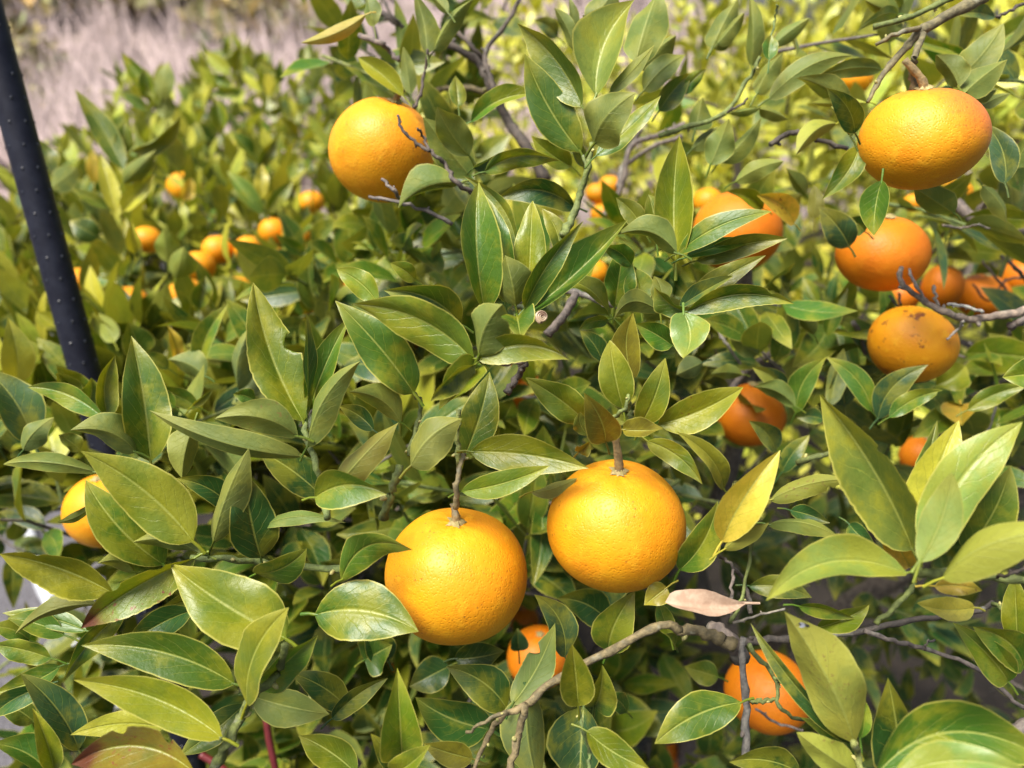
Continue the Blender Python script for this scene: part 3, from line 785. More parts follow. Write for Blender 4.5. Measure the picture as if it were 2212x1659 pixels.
# ------------------------------------------------------------------ build the hero leaves
NOTCH = {((2, 1), 30): [(-1, .80, .05, .6)], ((1, 1), 890): [(-1, .78, .05, .5)], ((0, 2), 1260): [(1, .55, .06, .35), (1, .22, .05, .4)], ((2, 1), 1490): [(1, .62, .03, .25)], ((0, 1), 1965): [(1, .52, .08, .5)],
         ((0, 2), 730): [(1, .72, .04, .3)], ((1, 2), 1110): [(1, .62, .07, .7)], ((2, 1), 1340): [(1, .93, .05, .8)], ((2, 1), 570): [(-1, .74, .04, .4)], ((2, 2), 555): [(1, .45, .05, .3)]}
SPOTTY = {((2, 1), 570), ((2, 1), 1475), ((2, 2), 1140), ((0, 1), 1930), ((2, 2), 1115), ((2, 0), 720), ((2, 1), 1800), ((2, 1), 1845), ((1, 1), 2055), ((2, 2), 1630)}
LABELS = {((2, 1), 255): 'broad yellow leaf with a green midrib', ((2, 1), 1475): 'yellow leaf peppered with black dots', ((2, 1), 1490): 'large pale green upright leaf',
          ((0, 2), 1260): 'olive leaf with a reddish brown tip', ((2, 2), 1115): 'pale dull underside of a hanging leaf', ((2, 2), 1630): 'small yellow striped folded leaf'}
leaves = []
for t, txt in HERO.items():
    for line in txt.strip().splitlines():
        q = line.split(); bx, by, tx, ty, w, d = map(float, q[:6]); k = q[6]; roll, sb, dz = map(float, q[7:10])
        X0, Y0 = tl(t, bx, by); X1, Y1 = tl(t, tx, ty)
        jit = rng.uniform(-0.006, 0.006)
        B = px(X0, Y0, d + 0.008 + jit); dzr = dz if dz else rng.uniform(-0.016, 0.012)
        T = px(X1, Y1, d + dzr + jit)
        fold = R_(rng.uniform(14, 44))
        cr = max(0.42, abs(math.cos(R_(roll)))) * math.cos(fold)
        Wd = w / 3 * d / FPX / cr
        n0 = nrm(CAM - (B + T) / 2)
        big = (w * math.hypot(bx - tx, by - ty)) * 0.65
        hero = d < 0.8
        if not hero: k = {'m': 'o', 'o': 'y', 'd': 'm', 'b': 'm', 'y': 'l'}.get(k, k)     # the bushes behind take lighter, yellower tints
        nu, nv = (18, 8) if hero else (10, 4)
        shp = (rng.uniform(0.62, 0.76), rng.uniform(0.90, 1.12))
        key = (t, int(bx)); nt_c = NOTCH.get(key)
        if nt_c: nu, nv = 60, 12
        v, uv = leaf_verts(B, T, Wd, n0, R_(roll), fold, sb, rng.uniform(-0.06, 0.13), rng.uniform(-0.40, 0.36), rng.uniform(0.04, 0.22), R_(rng.uniform(-34, 34)), nu, nv, rng.uniform(0, 6), shp, nt_c)
        spot = 0.0
        if key in SPOTTY: spot = 0.8
        if key == ((0, 2), 1260): spot = 1.0
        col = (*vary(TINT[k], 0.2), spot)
        # petiole
        a = nrm(T - B); pet = [B + a * 0.002, B - a * 0.004, B - a * 0.009 + np.array([0, 0, -0.0015])]
        leaves.append(dict(v=v, uv=uv, f=grid_faces(nu, nv), col=col, area=big, pet=pet, wd=Wd, B=B, hero=hero, d=d, key=key, k=k))
def leaf_into(mb, L):
    mb.add(L['v'], L['f'], L['uv'], L['col'])
    r = max(0.0006, min(0.0011, L['wd'] * 0.03))
    tube(mb, L['pet'], [r * .8, r, r * 1.15], 6, (*np.clip(np.array(L['col'][:3]) * 1.2, 0, 0.7), 0), cap=False)
near = [L for L in leaves if L['hero']]
near.sort(key=lambda L: -L['area'])
rest = MB()
for i, L in enumerate(near):
    if i < 105:
        mb = MB(); leaf_into(mb, L)
        o_b = min(branches, key=lambda q: np.min(np.linalg.norm(q[1] - L['B'], axis=1)))[0]
        o = link('leaf', mb.mesh('leaf', TORG), o_b, [LEAF])
        if L['key'] in LABELS: o['label'] = LABELS[L['key']]
    else: leaf_into(rest, L)

# ------------------------------------------------------------------ filler sprigs
def sprig(mb, tw, P, D, n, ll, kinds, nu=7, nv=4, upright=0.35, stem=0.10, face=None):
    """a shoot at P growing along D with n leaves round it"""
    D = nrm(D); up = np.array([0, 0, 1.0])
    a = nrm(np.cross(D, up + rng.normal(0, .05, 3))); b = np.cross(D, a)
    base = P - D * stem
    tube(tw, [base, base + D * stem * .5 + rng.normal(0, .004, 3), P], [0.0022, 0.0018, 0.0012], 5, (*vary(TW['g' if rng.random() < .6 else 'h'], .1), 1), cap=False)
    for i in range(n):
        th = i * 2.4 + rng.uniform(-.4, .4); s = i / max(n - 1, 1)
        o = P - D * stem * 0.75 * (1 - s) + rng.normal(0, .002, 3)
        spread = 1.15 - 0.75 * s + rng.normal(0, .18)
        dr = nrm(D * math.cos(spread) + (a * math.cos(th) + b * math.sin(th)) * math.sin(spread))
        L = ll * rng.uniform(0.65, 1.12); T = o + dr * L
        n0 = nrm(D * 0.8 + up * upright + rng.normal(0, .25, 3) - dr * 0.2)
        k = kinds[rng.integers(len(kinds))]
        v, uv = leaf_verts(o + dr * L * 0.1, T, L * rng.uniform(.31, .45), n0, rng.normal(0, .35), R_(rng.uniform(6, 24)), rng.normal(0, .04), rng.uniform(-.02, .09), rng.uniform(0, .12), rng.uniform(0, .1), rng.normal(0, .25), nu, nv, rng.uniform(0, 6))
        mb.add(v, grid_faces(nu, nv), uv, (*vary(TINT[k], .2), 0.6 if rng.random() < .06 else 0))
tw = MB()
KEEP = [(1991, 300, 140, .51), (1907, 546, 105, .68), (1968, 744, 100, .66), (1618, 896, 80, .82), (1660, 1494, 100, .70), (1592, 500, 90, .80), (200, 1102, 70, .72), (1166, 1418, 70, .78), (2036, 618, 60, .92),
        (2123, 640, 70, .95), (2205, 600, 60, .98), (1948, 640, 50, .95), (826, 325, 115, .63), (1282, 590, 40, .95), (1848, 172, 50, 1.1), (1160, 1108, 40, 1.0), (1168, 1238, 40, .95), (1438, 1615, 40, 1.0), (1478, 1645, 40, 1.0),
        (2066, 418, 50, .9), (1092, 810, 36, .75), (1140, 850, 36, .82), (855, 1418, 40, .85), (918, 1570, 40, .85)]
def left_edge(y):     # where the near tree ends towards the open left side (photograph px)
    return np.interp(y, [-200, 0, 200, 420, 560, 700, 830, 1000, 1110, 1210, 1530, 1650, 1800], [600, 640, 760, 770, 620, 500, 60, -150, -100, 50, 50, 0, 0])
cnt = 0
while cnt < 520:
    x = rng.uniform(-200, 2400); y = rng.uniform(-150, 1850)
    if x < left_edge(y) + 30: continue
    if y < 330 and x < 1350 and rng.random() < 0.72: continue
    if y < 470 and x > 1080 and rng.random() < 0.88: continue
    d = rng.uniform(0.66, 1.15)
    if 620 < x < 1500 and y < 520: d = rng.uniform(0.72, 1.2)
    if x > 1480 and y > 950:
        if rng.random() < 0.5: continue
        d = rng.uniform(0.9, 1.45)
    elif y > 1250 and d < .8: d += .15
    P = px(x, y, d)
    if P[2] < 0.12: continue
    if any(d < od + .05 and math.hypot(x - ox, y - oy) < (orr + 38 / d if orr > 50 else orr * .7 + 14 / d) for ox, oy, orr, od in KEEP): continue
    D = np.array([rng.normal(0, .5), -0.55 + rng.normal(0, .4), 0.6 + rng.normal(0, .35)])
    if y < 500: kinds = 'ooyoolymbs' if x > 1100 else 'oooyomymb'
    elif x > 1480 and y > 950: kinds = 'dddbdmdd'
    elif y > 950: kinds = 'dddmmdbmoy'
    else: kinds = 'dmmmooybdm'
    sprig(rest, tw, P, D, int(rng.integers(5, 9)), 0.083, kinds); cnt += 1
cnt = 0
while cnt < 70:
    x = rng.uniform(950, 2350); y = rng.uniform(880, 1800); d = rng.uniform(1.05, 1.6)
    P = px(x, y, d)
    if P[2] < .08 or any(math.hypot(x - ox, y - oy) < orr + 20 and d < od for ox, oy, orr, od in KEEP): continue
    sprig(rest, tw, P, np.array([rng.normal(0, .5), -0.3 + rng.normal(0, .4), 0.5 + rng.normal(0, .4)]), int(rng.integers(5, 9)), 0.075, 'dddbddmd'); cnt += 1
fo = link('foliage', rest.mesh('foliage', TORG), tree, [LEAF]); fo['kind'] = 'stuff'
two = link('twigs', tw.mesh('twigs', TORG), tree, [BARK]); two['kind'] = 'stuff'

# fruit that shows only in part (photograph px: x, y, width, depth, label)
SMALL = [
(318, 518, 52, 1.25, 'orange split by a leaf right of the black stake'), (398, 405, 56, 1.5, 'golden orange among yellow leaves, upper left bush'),
(405, 640, 64, 1.15, 'upper of two oranges stacked behind a small leaf'), (392, 682, 50, 1.1, 'lower of two oranges stacked behind a small leaf'),
(280, 655, 62, 1.1, 'orange behind a twig between stake and stacked pair'), (168, 610, 52, 1.05, 'orange touching the right side of the black stake'),
(430, 575, 46, 1.3, 'orange above the stacked pair in the left bush'), (470, 540, 46, 1.4, 'leftmost orange in the row under the dark leaf'),
(540, 540, 44, 1.4, 'middle orange in the row under the dark leaf'), (583, 560, 52, 1.3, 'rightmost and lowest orange in the row under the dark leaf'),
(590, 500, 40, 1.35, 'orange sliced by leaves above the row in the bush'), (672, 437, 44, 1.5, 'dim orange left of the pale golden one'),
(640, 512, 34, 1.35, 'thin orange glimpse right of the row in the bush'), (515, 632, 36, 1.2, 'orange glimpse right of the stacked pair'),
(1282, 590, 50, .95, 'orange glimpse above the pale snail twig'), (1318, 402, 36, 1.3, 'upper tiny orange by the grey twig bundle'), (1290, 418, 30, 1.3, 'lower tiny orange by the grey twig bundle'),
(1848, 172, 72, 1.1, 'bright orange under the long leaf at the top right'), (1528, 436, 50, .95, 'orange sliver rising behind the blurred one'),
(1128, 505, 44, .9, 'orange spot behind the pale upright leaves'), (815, 640, 84, .8, 'orange arc over the long leaf left of centre'), (790, 612, 40, .9, 'dark orange spot above the long leaf left of centre'),
(900, 742, 46, .8, 'orange chip under the long leaf left of centre'), (1092, 810, 36, .75, 'orange spot beside the cut dark twig'), (1140, 850, 44, .82, 'orange below the cut dark twig'),
(1160, 1108, 34, 1.0, 'dim orange between the two large middle ones, upper'), (1168, 1238, 44, .95, 'dim orange between the two large middle ones, lower'),
(1132, 1340, 48, .95, 'dim orange at the lower right of the lowest large one'), (2066, 418, 66, .9, 'orange below the big wide one at the right'), (1974, 438, 44, 1.0, 'orange half hidden by the hanging leaf under the wide one'),
(1438, 1615, 42, 1.0, 'small orange deep in shade at the bottom, left of the pair'), (1478, 1645, 40, 1.0, 'small orange deep in shade at the very bottom edge'), (855, 1418, 48, .85, 'shaded orange left under the lowest large one'),
(918, 1570, 46, .85, 'shaded orange beside the upright yellow green leaf'), (1990, 985, 44, .8, 'orange glimpse between the two pale upright leaves'), 
(1300, 462, 24, 1.3, 'lowest tiny orange glimpse under the twig bundle'), (715, 700, 46, .9, 'dim orange behind the upright leaf left of centre'), (538, 790, 44, .85, 'dim orange behind leaves left of the upright leaf'),
]
def bush_depth(y): return float(np.interp(y, [100, 250, 400, 550, 700], [2.4, 1.95, 1.40, 1.10, .93])) * 1.12
BUSH_FRUIT = [px(q[0], q[1], bush_depth(q[1])) for q in SMALL if q[0] < 700 and q[1] < 700]
# ------------------------------------------------------------------ trees further back
def crown_tree(label, base, sprigs, kinds, ll, group, extra=None, trunk_r=0.05, nu=5, nv=2, trunk_top=None):
    base = np.array(base, float)
    t = thing('citrus_tree', label, 'tree', tuple(base), group)
    mb = MB(); top = np.array(trunk_top if trunk_top is not None else base + np.array([0, 0, .8]))
    Q = catmull([base - np.array([0, 0, .05]), base * .6 + top * .4 + np.array([.04, 0, 0]), top], 6)
    tube(mb, Q, np.linspace(trunk_r, trunk_r * .5, len(Q)), 10, (*TW['h'], 1), .05)
    link('trunk', mb.mesh('trunk', base), t, [BARK])
    mb = MB()
    C0 = np.mean([s[0] for s in sprigs], axis=0)
    for i in range(9):
        P = sprigs[rng.integers(len(sprigs))][0]; mid = top * .5 + P * .5 + rng.normal(0, .05, 3)
        Q = catmull([top * .8 + base * .2, mid, P], 6); tube(mb, Q, np.linspace(trunk_r * .4, .004, len(Q)), 7, (*vary(TW['h'], .1), 1), .05)
    link('branches', mb.mesh('branches', base), t, [BARK])['kind'] = 'stuff'
    lf = MB(); tws = MB()
    if extra:
        for L in extra: leaf_into(lf, L)
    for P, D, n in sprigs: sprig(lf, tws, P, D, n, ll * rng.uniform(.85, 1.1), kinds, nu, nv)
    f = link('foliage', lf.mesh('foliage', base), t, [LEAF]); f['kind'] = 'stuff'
    tt = link('twigs', tws.mesh('twigs', base), t, [BARK]); tt['kind'] = 'stuff'
    return t
# left middle distance: shoots sampled in the photograph's outline, then given real depth by height
def top_line(x): return np.interp(x, [-100, 0, 120, 200, 260, 330, 400, 450, 520, 560, 620, 700, 800, 900], [470, 400, 330, 260, 170, 150, 205, 115, 85, 120, 165, 110, 140, 180])
A, Bq = [], []
while len(A) + len(Bq) < 860:
    x = rng.uniform(-150, 980); y = rng.uniform(90, 1000)
    if y < top_line(x): continue
    dn = np.interp(y, [100, 250, 400, 550, 700, 850, 1000], [2.5, 2.0, 1.45, 1.15, 0.98, 0.85, 0.8])
    d = dn + rng.uniform(0, 1) ** 1.4 * 0.6 * dn
    P = px(x, y, d)
    if P[2] < .1: continue
    if any(np.linalg.norm(P - c_) < .068 for c_ in BUSH_FRUIT): continue
    D = np.array([rng.normal(0, .35), -0.15 + rng.normal(0, .25), 1.1 + rng.normal(0, .25)])
    (A if x < 330 + 0.2 * y else Bq).append((P, D, int(rng.integers(5, 9))))
for c_ in BUSH_FRUIT:                       # a shoot grows across the front of most fruits
    if rng.random() < .55:
        P = c_ + nrm(CAM - c_) * rng.uniform(.07, .12) + RT * rng.normal(0, .026) + UP * rng.uniform(-.035, .02)
        (A if c_[0] < -.55 else Bq).append((P, np.array([rng.normal(0, .4), -.1, 1.0]), int(rng.integers(3, 6))))
far_leaves = [L for L in leaves if not L['hero']]
GB = 'citrus trees behind the near one'
crown_tree('mid green citrus tree behind the black stake at the left edge', (-0.75, 1.7, 0), A, 'myylylbyoll', 0.094, GB, [L for L in far_leaves if L['B'][0] < -0.33], trunk_top=(-0.7, 1.6, .7))
crown_tree('citrus tree with many half hidden oranges, just below the pale slope', (-0.25, 2.1, 0), Bq, 'mylyyyboylll', 0.092, GB, [L for L in far_leaves if L['B'][0] >= -0.33], trunk_top=(-0.25, 2.0, .7))
def dome(cx, cy, r, h, n, seed, zb=0.35):
    out = []
    for i in range(n):
        th = rng.uniform(0, 2 * math.pi); ph = math.acos(rng.uniform(-0.15, 1)); k = rng.uniform(.8, 1.03) + 0.06 * math.sin(3 * th + seed)
        dr = np.array([math.cos(th) * math.sin(ph), math.sin(th) * math.sin(ph), math.cos(ph)])
        out.append((np.array([cx, cy, zb]) + dr * np.array([r, r, h - zb]) * k, nrm(dr + np.array([0, 0, .5]) + rng.normal(0, .25, 3)), int(rng.integers(5, 9))))
    return out
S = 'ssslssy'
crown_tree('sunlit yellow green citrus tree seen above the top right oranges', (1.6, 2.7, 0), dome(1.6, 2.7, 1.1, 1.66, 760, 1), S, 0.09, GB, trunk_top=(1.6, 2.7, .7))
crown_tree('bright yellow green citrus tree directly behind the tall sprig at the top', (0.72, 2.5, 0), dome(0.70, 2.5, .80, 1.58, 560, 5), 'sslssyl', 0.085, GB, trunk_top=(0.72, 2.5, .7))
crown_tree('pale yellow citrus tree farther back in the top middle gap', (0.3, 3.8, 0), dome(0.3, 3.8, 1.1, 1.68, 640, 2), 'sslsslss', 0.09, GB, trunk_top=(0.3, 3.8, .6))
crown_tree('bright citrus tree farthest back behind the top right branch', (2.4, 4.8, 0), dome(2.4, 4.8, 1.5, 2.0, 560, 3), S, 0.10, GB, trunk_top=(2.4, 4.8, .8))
# olive shrubs on the slope, upper left corner
def shrub(label, cx, cy, r, h, n):
    z = height(cx, cy); t = thing('shrub', label, 'shrub', (cx, cy, z), 'shrubs on the slope')
    mb = MB()
    for i in range(n):
        th = rng.uniform(0, 6.28); ph = math.acos(rng.uniform(0, 1)); k = rng.uniform(.55, 1.05)
        p = np.array([cx + r * k * math.cos(th) * math.sin(ph), cy + r * k * math.sin(th) * math.sin(ph), z + h * k * math.cos(ph)])
        s = rng.uniform(.10, .2) * r; a = nrm(rng.normal(0, 1, 3)); b = nrm(np.cross(a, rng.normal(0, 1, 3)))
        mb.add([p - a * s, p + b * s * .5, p + a * s, p - b * s * .5], [(0, 1, 2, 3)], None, (*vary((0.26, 0.225, 0.085), .25), 0))
    f = link('foliage', mb.mesh('foliage', (cx, cy, z)), t, [simple_tint]); f['kind'] = 'stuff'
    mb = MB(); tube(mb, [np.array([cx, cy, z - .1]), np.array([cx, cy, z + h * .6])], [.06, .03], 7, (*TW['h'], 1)); link('stem', mb.mesh('stem', (cx, cy, z)), t, [BARK])
simple_tint, _nt, _b, _o = new_mat('dull_shrub_leaf'); _g = N(_nt); _nt.links.new(_g.attr().outputs['Color'], _b.inputs['Base Color']); _b.inputs['Roughness'].default_value = .7
def on_ground(X, Y):
    d = 1.0
    for k in range(4000):
        d = 0.6 + k * 0.03; p = px(X, Y, d)
        if p[2] <= height(p[0], p[1]): return p
    return px(X, Y, 40)
for lab, X, Y, r, h, n in (('yellow olive shrub highest in the upper left corner', 25, 40, 1.3, 1.8, 700), ('yellow olive shrub half hidden by the top of the black stake', 55, 190, .8, 1.1, 500),
                           ('small ochre shrub low on the slope right of the stake', 95, 280, .55, .6, 350), ('ochre bush on the slope above the citrus leaves', 225, 265, .6, .5, 320),
                           ('grey olive bush far up the slope at the top edge', 430, 25, 1.6, 1.2, 500), ('dull tan bush beside the top left twig', 560, 80, 1.2, .7, 420)):
    p = on_ground(X, Y); shrub(lab, p[0], p[1], r * p[1] / 14, h * p[1] / 14, n)

# ------------------------------------------------------------------ oranges
def orange_mesh(r, sq, seed, lump=0.02, nu=48, nv=28, neck=0.0):
    rg = np.random.default_rng(seed); k = rg.normal(0, 1, (5, 3)) * 1.6; ph = rg.uniform(0, 6, 5)
    V, UVs = [], []
    for i in range(nv + 1):
        th = math.pi * i / nv
        for j in range(nu):
            f = 2 * math.pi * j / nu
            n = np.array([math.sin(th) * math.cos(f), math.sin(th) * math.sin(f), math.cos(th)])
            q = 1 + lump * sum(math.sin(k[m] @ n + ph[m]) for m in range(5)) / 2.2
            q *= 1 - 0.06 * math.exp(-(th / 0.26) ** 2) - 0.03 * math.exp(-((math.pi - th) / 0.22) ** 2) + 0.006 * math.sin(9 * f) * math.exp(-(th / .5) ** 2)
            p = n * r * q; p[2] *= sq
            if neck: p[2] += neck * r * math.exp(-(th / 0.38) ** 2); p[:2] *= 1 - 0.12 * neck * math.exp(-(th / .7) ** 2)
            V.append(p); UVs.append((j / nu, i / nv))
    F = [(i * nu + j, (i + 1) * nu + j, (i + 1) * nu + (j + 1) % nu, i * nu + (j + 1) % nu) for i in range(nv) for j in range(nu)]
    mb = MB(); mb.add(V, F, np.array(UVs)); return mb.mesh('fruit')
def orange(label, x, y, w, d, sq=.9, tilt=0.0, mat=None, stem=None, seed=1, lump=.02, neck=0.0, group='oranges hanging in the citrus trees', lean=0.0):
    p = px(x, y, d); r = w * d / FPX / 2
    t = thing('orange', label, 'orange', tuple(p), group)
    t.rotation_euler = (R_(lean), R_(tilt), 0)
    small = w < 90
    link('peel', orange_mesh(r, sq, seed, lump, 24 if small else 56, 14 if small else 36, neck), t, [mat or PEEL])
    if not small:
        zt = r * sq * (0.942 + neck)
        mb = MB(); V = []; n = 10                # star of dry calyx lobes
        for i in range(2 * n):
            f = math.pi * i / n; rr = r * (0.15 if i % 2 == 0 else 0.085) * (1 + .2 * math.sin(i * 1.7)); V.append((rr * math.cos(f), rr * math.sin(f), zt + 0.0004 + (0.0012 if i % 4 == 0 else 0)))
        for i in range(2 * n):
            f = math.pi * i / n; V.append((r * .04 * math.cos(f), r * .04 * math.sin(f), zt + .0035))
        m2 = 2 * n
        mb.add(V, [(i, (i + 1) % m2, m2 + (i + 1) % m2, m2 + i) for i in range(m2)] + [tuple(range(m2, 2 * m2))]); link('calyx', mb.mesh('calyx'), t, [CALYX])
        if stem:
            mb = MB(); sx, sy, sl = stem
            Q = catmull([(0, 0, zt - .001), (sx * .2, sy * .2, zt + sl * .35), (sx, sy, zt + sl)], 6); tube(mb, Q, np.linspace(.0030, .0022, len(Q)), 9, (0.27, 0.20, 0.09, 1), .06)
            link('stem', mb.mesh('stem'), t, [BARK])
    return t
orange('large orange hanging lowest in the middle, a leaf tip touching its left', 985, 1242, 302, .49, .93, 2, PEEL, (-.002, .004, .012), 3, .018)
orange('large orange with a straight brown stem, right of the lowest middle one', 1332, 1134, 296, .485, .935, -1, PEEL, (-.004, .002, .03), 5, .018)
orange('big wide orange hanging from the top right branch, reddish on its upper right', 1992, 300, 256, .51, .83, -9, PEEL_BLUSH, (-.012, .004, .02), 8, .026)
orange('pale golden orange at the upper left, crossed by thin dark twigs', 826, 325, 228, .63, .95, 18, PEEL, (.004, 0, .012), 9, .025)
orange('smooth squat orange right below the big wide one', 1907, 546, 190, .68, .84, 0, PEEL_DEEP, None, 10, .02)
orange('scarred oval orange with dark freckles below a bare grey twig', 1968, 744, 182, .66, .87, 24, PEEL_SCAR, None, 12, .035, lean=-28)
orange('deep orange fruit with a raised neck, behind leaves right of centre', 1618, 896, 152, .82, .84, 0, PEEL_DEEP, None, 13, .03, .16)
orange('shaded orange low on the right, a brown stick passing before it', 1660, 1494, 184, .70, .86, 0, PEEL_DEEP, None, 14, .025)
orange('blurred orange behind the leaf tips, right of the tall upright leaf', 1592, 500, 190, .80, .90, 0, PEEL_DEEP, None, 15, .02)
orange('orange glimpsed at the left edge between two big leaves', 226, 1102, 160, .72, 1.0, 0, PEEL, None, 16, .02)
orange('shaded orange behind dark leaves, under the two large middle ones', 1166, 1418, 140, .78, .9, 0, PEEL_DEEP, None, 17, .02)
orange('tall narrow orange left of the cluster behind thin twigs', 2036, 618, 84, .92, 1.1, 0, PEEL_DEEP, None, 18, .02)
orange('wide orange in the cluster behind thin dark twigs at the right', 2123, 640, 112, .95, .85, 0, PEEL_DEEP, None, 19, .02)
orange('orange cut by the right edge of the photo beside the twig cluster', 2205, 600, 84, .98, 1.0, 0, PEEL_DEEP, None, 20, .02)
orange('orange peeking out under the squat one, left of the tall narrow one', 1948, 640, 74, .95, .9, 0, PEEL_DEEP, None, 21, .02)
ORANGES_PX = []
for i, (x, y, w, d, lab) in enumerate(SMALL):
    if x < 700 and y < 700: w *= 1.28; d = bush_depth(y); w = max(w, .050 * FPX / d)
    elif y > 1590: d = 1.5; w = 50
    elif not (x > 1840 and y < 450): d = max(d, 1.0); w = max(w, (.040 if y > 1000 and 1050 < x < 1200 else .055 if y > 600 else .040) * FPX / d)
    orange(lab, x, y, w, d, rng.uniform(.85, .97), rng.uniform(-10, 10), PEEL_DEEP if (x > 700 and y > 600) else PEEL, None, 30 + i, .02)

# ------------------------------------------------------------------ black stake, pipe, red stake, dry leaf, snail, fly
STAKE = simple('black_coated_stake', (0.007, 0.008, 0.017), 0.5, (0.014, 0.016, 0.028), 60, 0.1, spec=0.3)
rs = 0.0146
p_a, p_b = px(-36, 0, .70), px(188, 820, .78); ax_ = nrm(p_a - p_b)
p_b = p_b - ax_ * (p_b[2] / ax_[2] + .05); LEN = 2.15; sx, sy = p_b[0], p_b[1]
e1 = nrm(np.cross(ax_, np.array([0, 1.0, 0]))); e2 = np.cross(ax_, e1)
mb = MB(); tube(mb, [p_b + ax_ * z for z in np.linspace(0, LEN, 60)], rs, 24)
mb2 = MB()
for i in range(100):
    z = 0.02 + i * 0.021
    for j in range(7):
        f = 2 * math.pi * (j + .5 * (i % 2)) / 7 + .4
        o = e1 * math.cos(f) + e2 * math.sin(f); c = p_b + ax_ * z + o * rs
        u_ = (e2 * math.cos(f) - e1 * math.sin(f)) * .0010; w_ = ax_ * .0014
        mb2.add([c - u_ - w_, c + u_ - w_, c + u_ + w_, c - u_ + w_, c + o * .0012], [(0, 1, 4), (1, 2, 4), (2, 3, 4), (3, 0, 4)])
st = thing('garden_stake', 'black coated steel stake with small nubs standing at the left edge', 'stake', (sx, sy, 0))
link('pole', mb.mesh('pole', (sx, sy, 0)), st, [STAKE])
NUB = simple('stake_nub', (0.022, 0.025, 0.035), .4)  # nubs somewhat paler than the pole
nb_ = link('nub', mb2.mesh('nub', (sx, sy, 0), False), st, [NUB]); nb_['kind'] = 'stuff'
mb = MB(); tube(mb, [p_b + ax_ * (LEN - .01), p_b + ax_ * LEN, p_b + ax_ * (LEN + .015)], [rs * 1.12, rs * 1.12, rs * .5], 20); link('cap', mb.mesh('cap', (sx, sy, 0)), st, [STAKE])

def floor_pt(X, Y, z):
    q = px(X, Y, 1.0) - CAM; return CAM + q * ((z - CAM[2]) / q[2])
P = [floor_pt(*tl((0, 2), x, y), 0.03) for x, y in ((150, 60), (190, 160), (260, 420), (340, 590), (500, 820), (660, 1020), (800, 1250))]
mb = MB(); Q = catmull(P, 6); tube(mb, Q, 0.021, 12)
tag(link('white_pipe', mb.mesh('white_pipe'), None, [simple('white_plastic', (0.45, 0.47, 0.51), .5)]), 'white plastic pipe lying on the gravel path, glimpsed between left leaves', 'pipe')
RED = simple('red_coating', (0.10, 0.010, 0.013), .45, (0.14, 0.02, 0.02), 80)
for lab, pts in (('dark red rod standing in the shade behind the bottom left sprig', [(1725, 1330), (1745, 1480), (1775, 1620), (1800, 1750)]), ('short dark red rod lying lower, left of the standing one', [(1300, 1570), (1380, 1620), (1480, 1690)])):
    mb = MB(); tube(mb, catmull([px(*tl((0, 2), x, y), .78) for x, y in pts], 6), 0.0036, 10)
    tag(link('red_rod', mb.mesh('red_rod'), None, [RED]), lab, 'rod', 'dark red rods in the shade')
B = px(1612, 1303, .435); T = px(1437, 1301, .43); mb = MB()
v, uv = leaf_verts(B, T, 0.0195, nrm(CAM - B), R_(20), R_(40), -.05, .09, .0, .12, R_(30), 18, 8, 1.0, (1.1, .55))
mb.add(v, grid_faces(18, 8), uv, (*TINT['dry'], 0)); a = nrm(T - B); tube(mb, [B + a * .004, B - a * .004, B - a * .008], [.0009, .0008, .0007], 6, (.55, .38, .28, 0), cap=False)
DRY = simple('withered_leaf', (0.33, 0.22, 0.15), .9, (0.46, 0.335, 0.24), 160, .5, bdist=.001)
tag(link('withered_leaf', mb.mesh('withered_leaf'), None, [DRY]), 'curled pinkish beige dead leaf caught on the twigs below the right large orange', 'dead leaf')
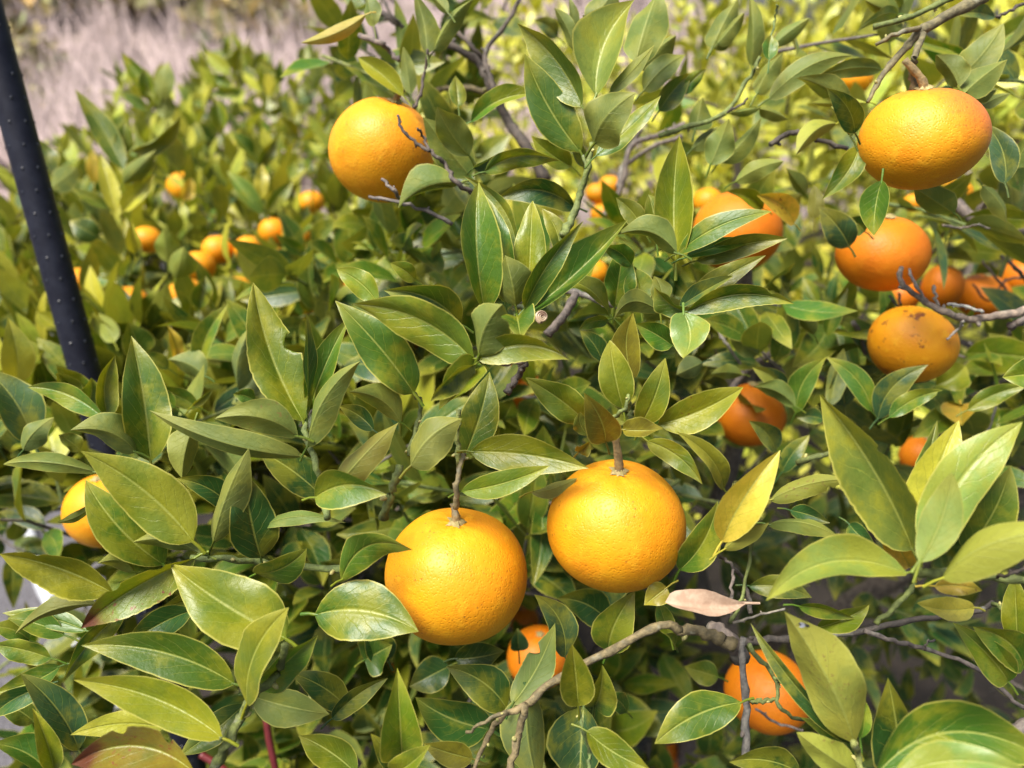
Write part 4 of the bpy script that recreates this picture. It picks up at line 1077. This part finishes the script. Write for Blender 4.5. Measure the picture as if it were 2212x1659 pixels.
# snail shell: a flat spiral
sn = px(*tl((1, 1), 1298, 395), .435); mb = MB(); pts = []; rad = []
nrm_s = nrm(CAM - sn + np.array([.1, 0, .1])); ax = nrm(np.cross(nrm_s, np.array([0, 0, 1.]))); ay = np.cross(nrm_s, ax)
for i in range(90):
    th = i / 89 * 3.2 * 2 * math.pi; rr = 0.0003 + 0.0030 * (i / 89) ** 1.2
    pts.append(sn + (ax * math.cos(th) + ay * math.sin(th)) * rr + nrm_s * (0.0013 * (1 - i / 89))); rad.append(0.00025 + 0.0008 * (i / 89) ** 1.1)
SH, nt_, b_, o_ = new_mat('banded_shell'); g_ = N(nt_); uvn_ = nt_.nodes.new('ShaderNodeUVMap'); spx = nt_.nodes.new('ShaderNodeSeparateXYZ'); nt_.links.new(uvn_.outputs[0], spx.inputs[0])
band = g_.ramp(g_.math('ABSOLUTE', g_.math('SUBTRACT', spx.outputs[1], .5)), .12, .2)
nt_.links.new(g_.mix(band, (0.10, 0.05, 0.03), (0.42, 0.31, 0.20)), b_.inputs['Base Color']); b_.inputs['Roughness'].default_value = .4
tube(mb, pts, rad, 12); s_t = thing('snail', 'tiny brown banded snail on the twig above the centre', 'snail', tuple(sn))
link('shell', mb.mesh('shell', sn), s_t, [SH])
mb = MB(); tube(mb, [sn - nrm_s * .0012 + ay * .0035, sn - nrm_s * .0016, sn - nrm_s * .0012 - ay * .004], [.0006, .0016, .0005], 8, (0.2, .15, .1, 1)); link('foot', mb.mesh('foot', sn), s_t, [simple('snail_foot', (0.16, .12, .09), .4)])
# fly sitting on the edge of the pale hanging leaf
fp = px(*tl((2, 2), 790, 733), .372); fl = thing('fly', 'small dark fly on the edge of the pale hanging leaf, lower right', 'fly', tuple(fp))
FLY = simple('fly_body', (0.012, 0.012, 0.016), .3); dirf = nrm(RT * .95 - UP * .25); nf = -FW
mb = MB(); tube(mb, [fp - dirf * .0030, fp - dirf * .0020, fp - dirf * .0004, fp + dirf * .0006, fp + dirf * .0016, fp + dirf * .0020, fp + dirf * .0026], [.0003, .0009, .0009, .0006, .0008, .0007, .0002], 10); link('body', mb.mesh('body', fp), fl, [FLY])
for sgn in (-1, 1):
    mb = MB(); r0 = fp + nf * .0009; e = nrm(dirf * -1 + UP * .35 * sgn + nf * .25)
    v, uv = leaf_verts(r0, r0 + e * .0036, .0013, nrm(nf + UP * .3), 0, 0.05, 0, 0, 0, 0, 0, 6, 2, 0)
    mb.add(v, grid_faces(6, 2), uv); link('wing', mb.mesh('wing', fp), fl, [simple('fly_wing', (.18, .19, .22), .25)])
for k in range(6):
    sg = -1 if k < 3 else 1; b0 = fp + dirf * (.0010 - .0009 * (k % 3)) ; mb = MB()
    tube(mb, [b0, b0 + UP * sg * .0014 + nf * .0006, b0 + UP * sg * .0022 - nf * .0008], .00012, 5); link('leg', mb.mesh('leg', fp), fl, [FLY])
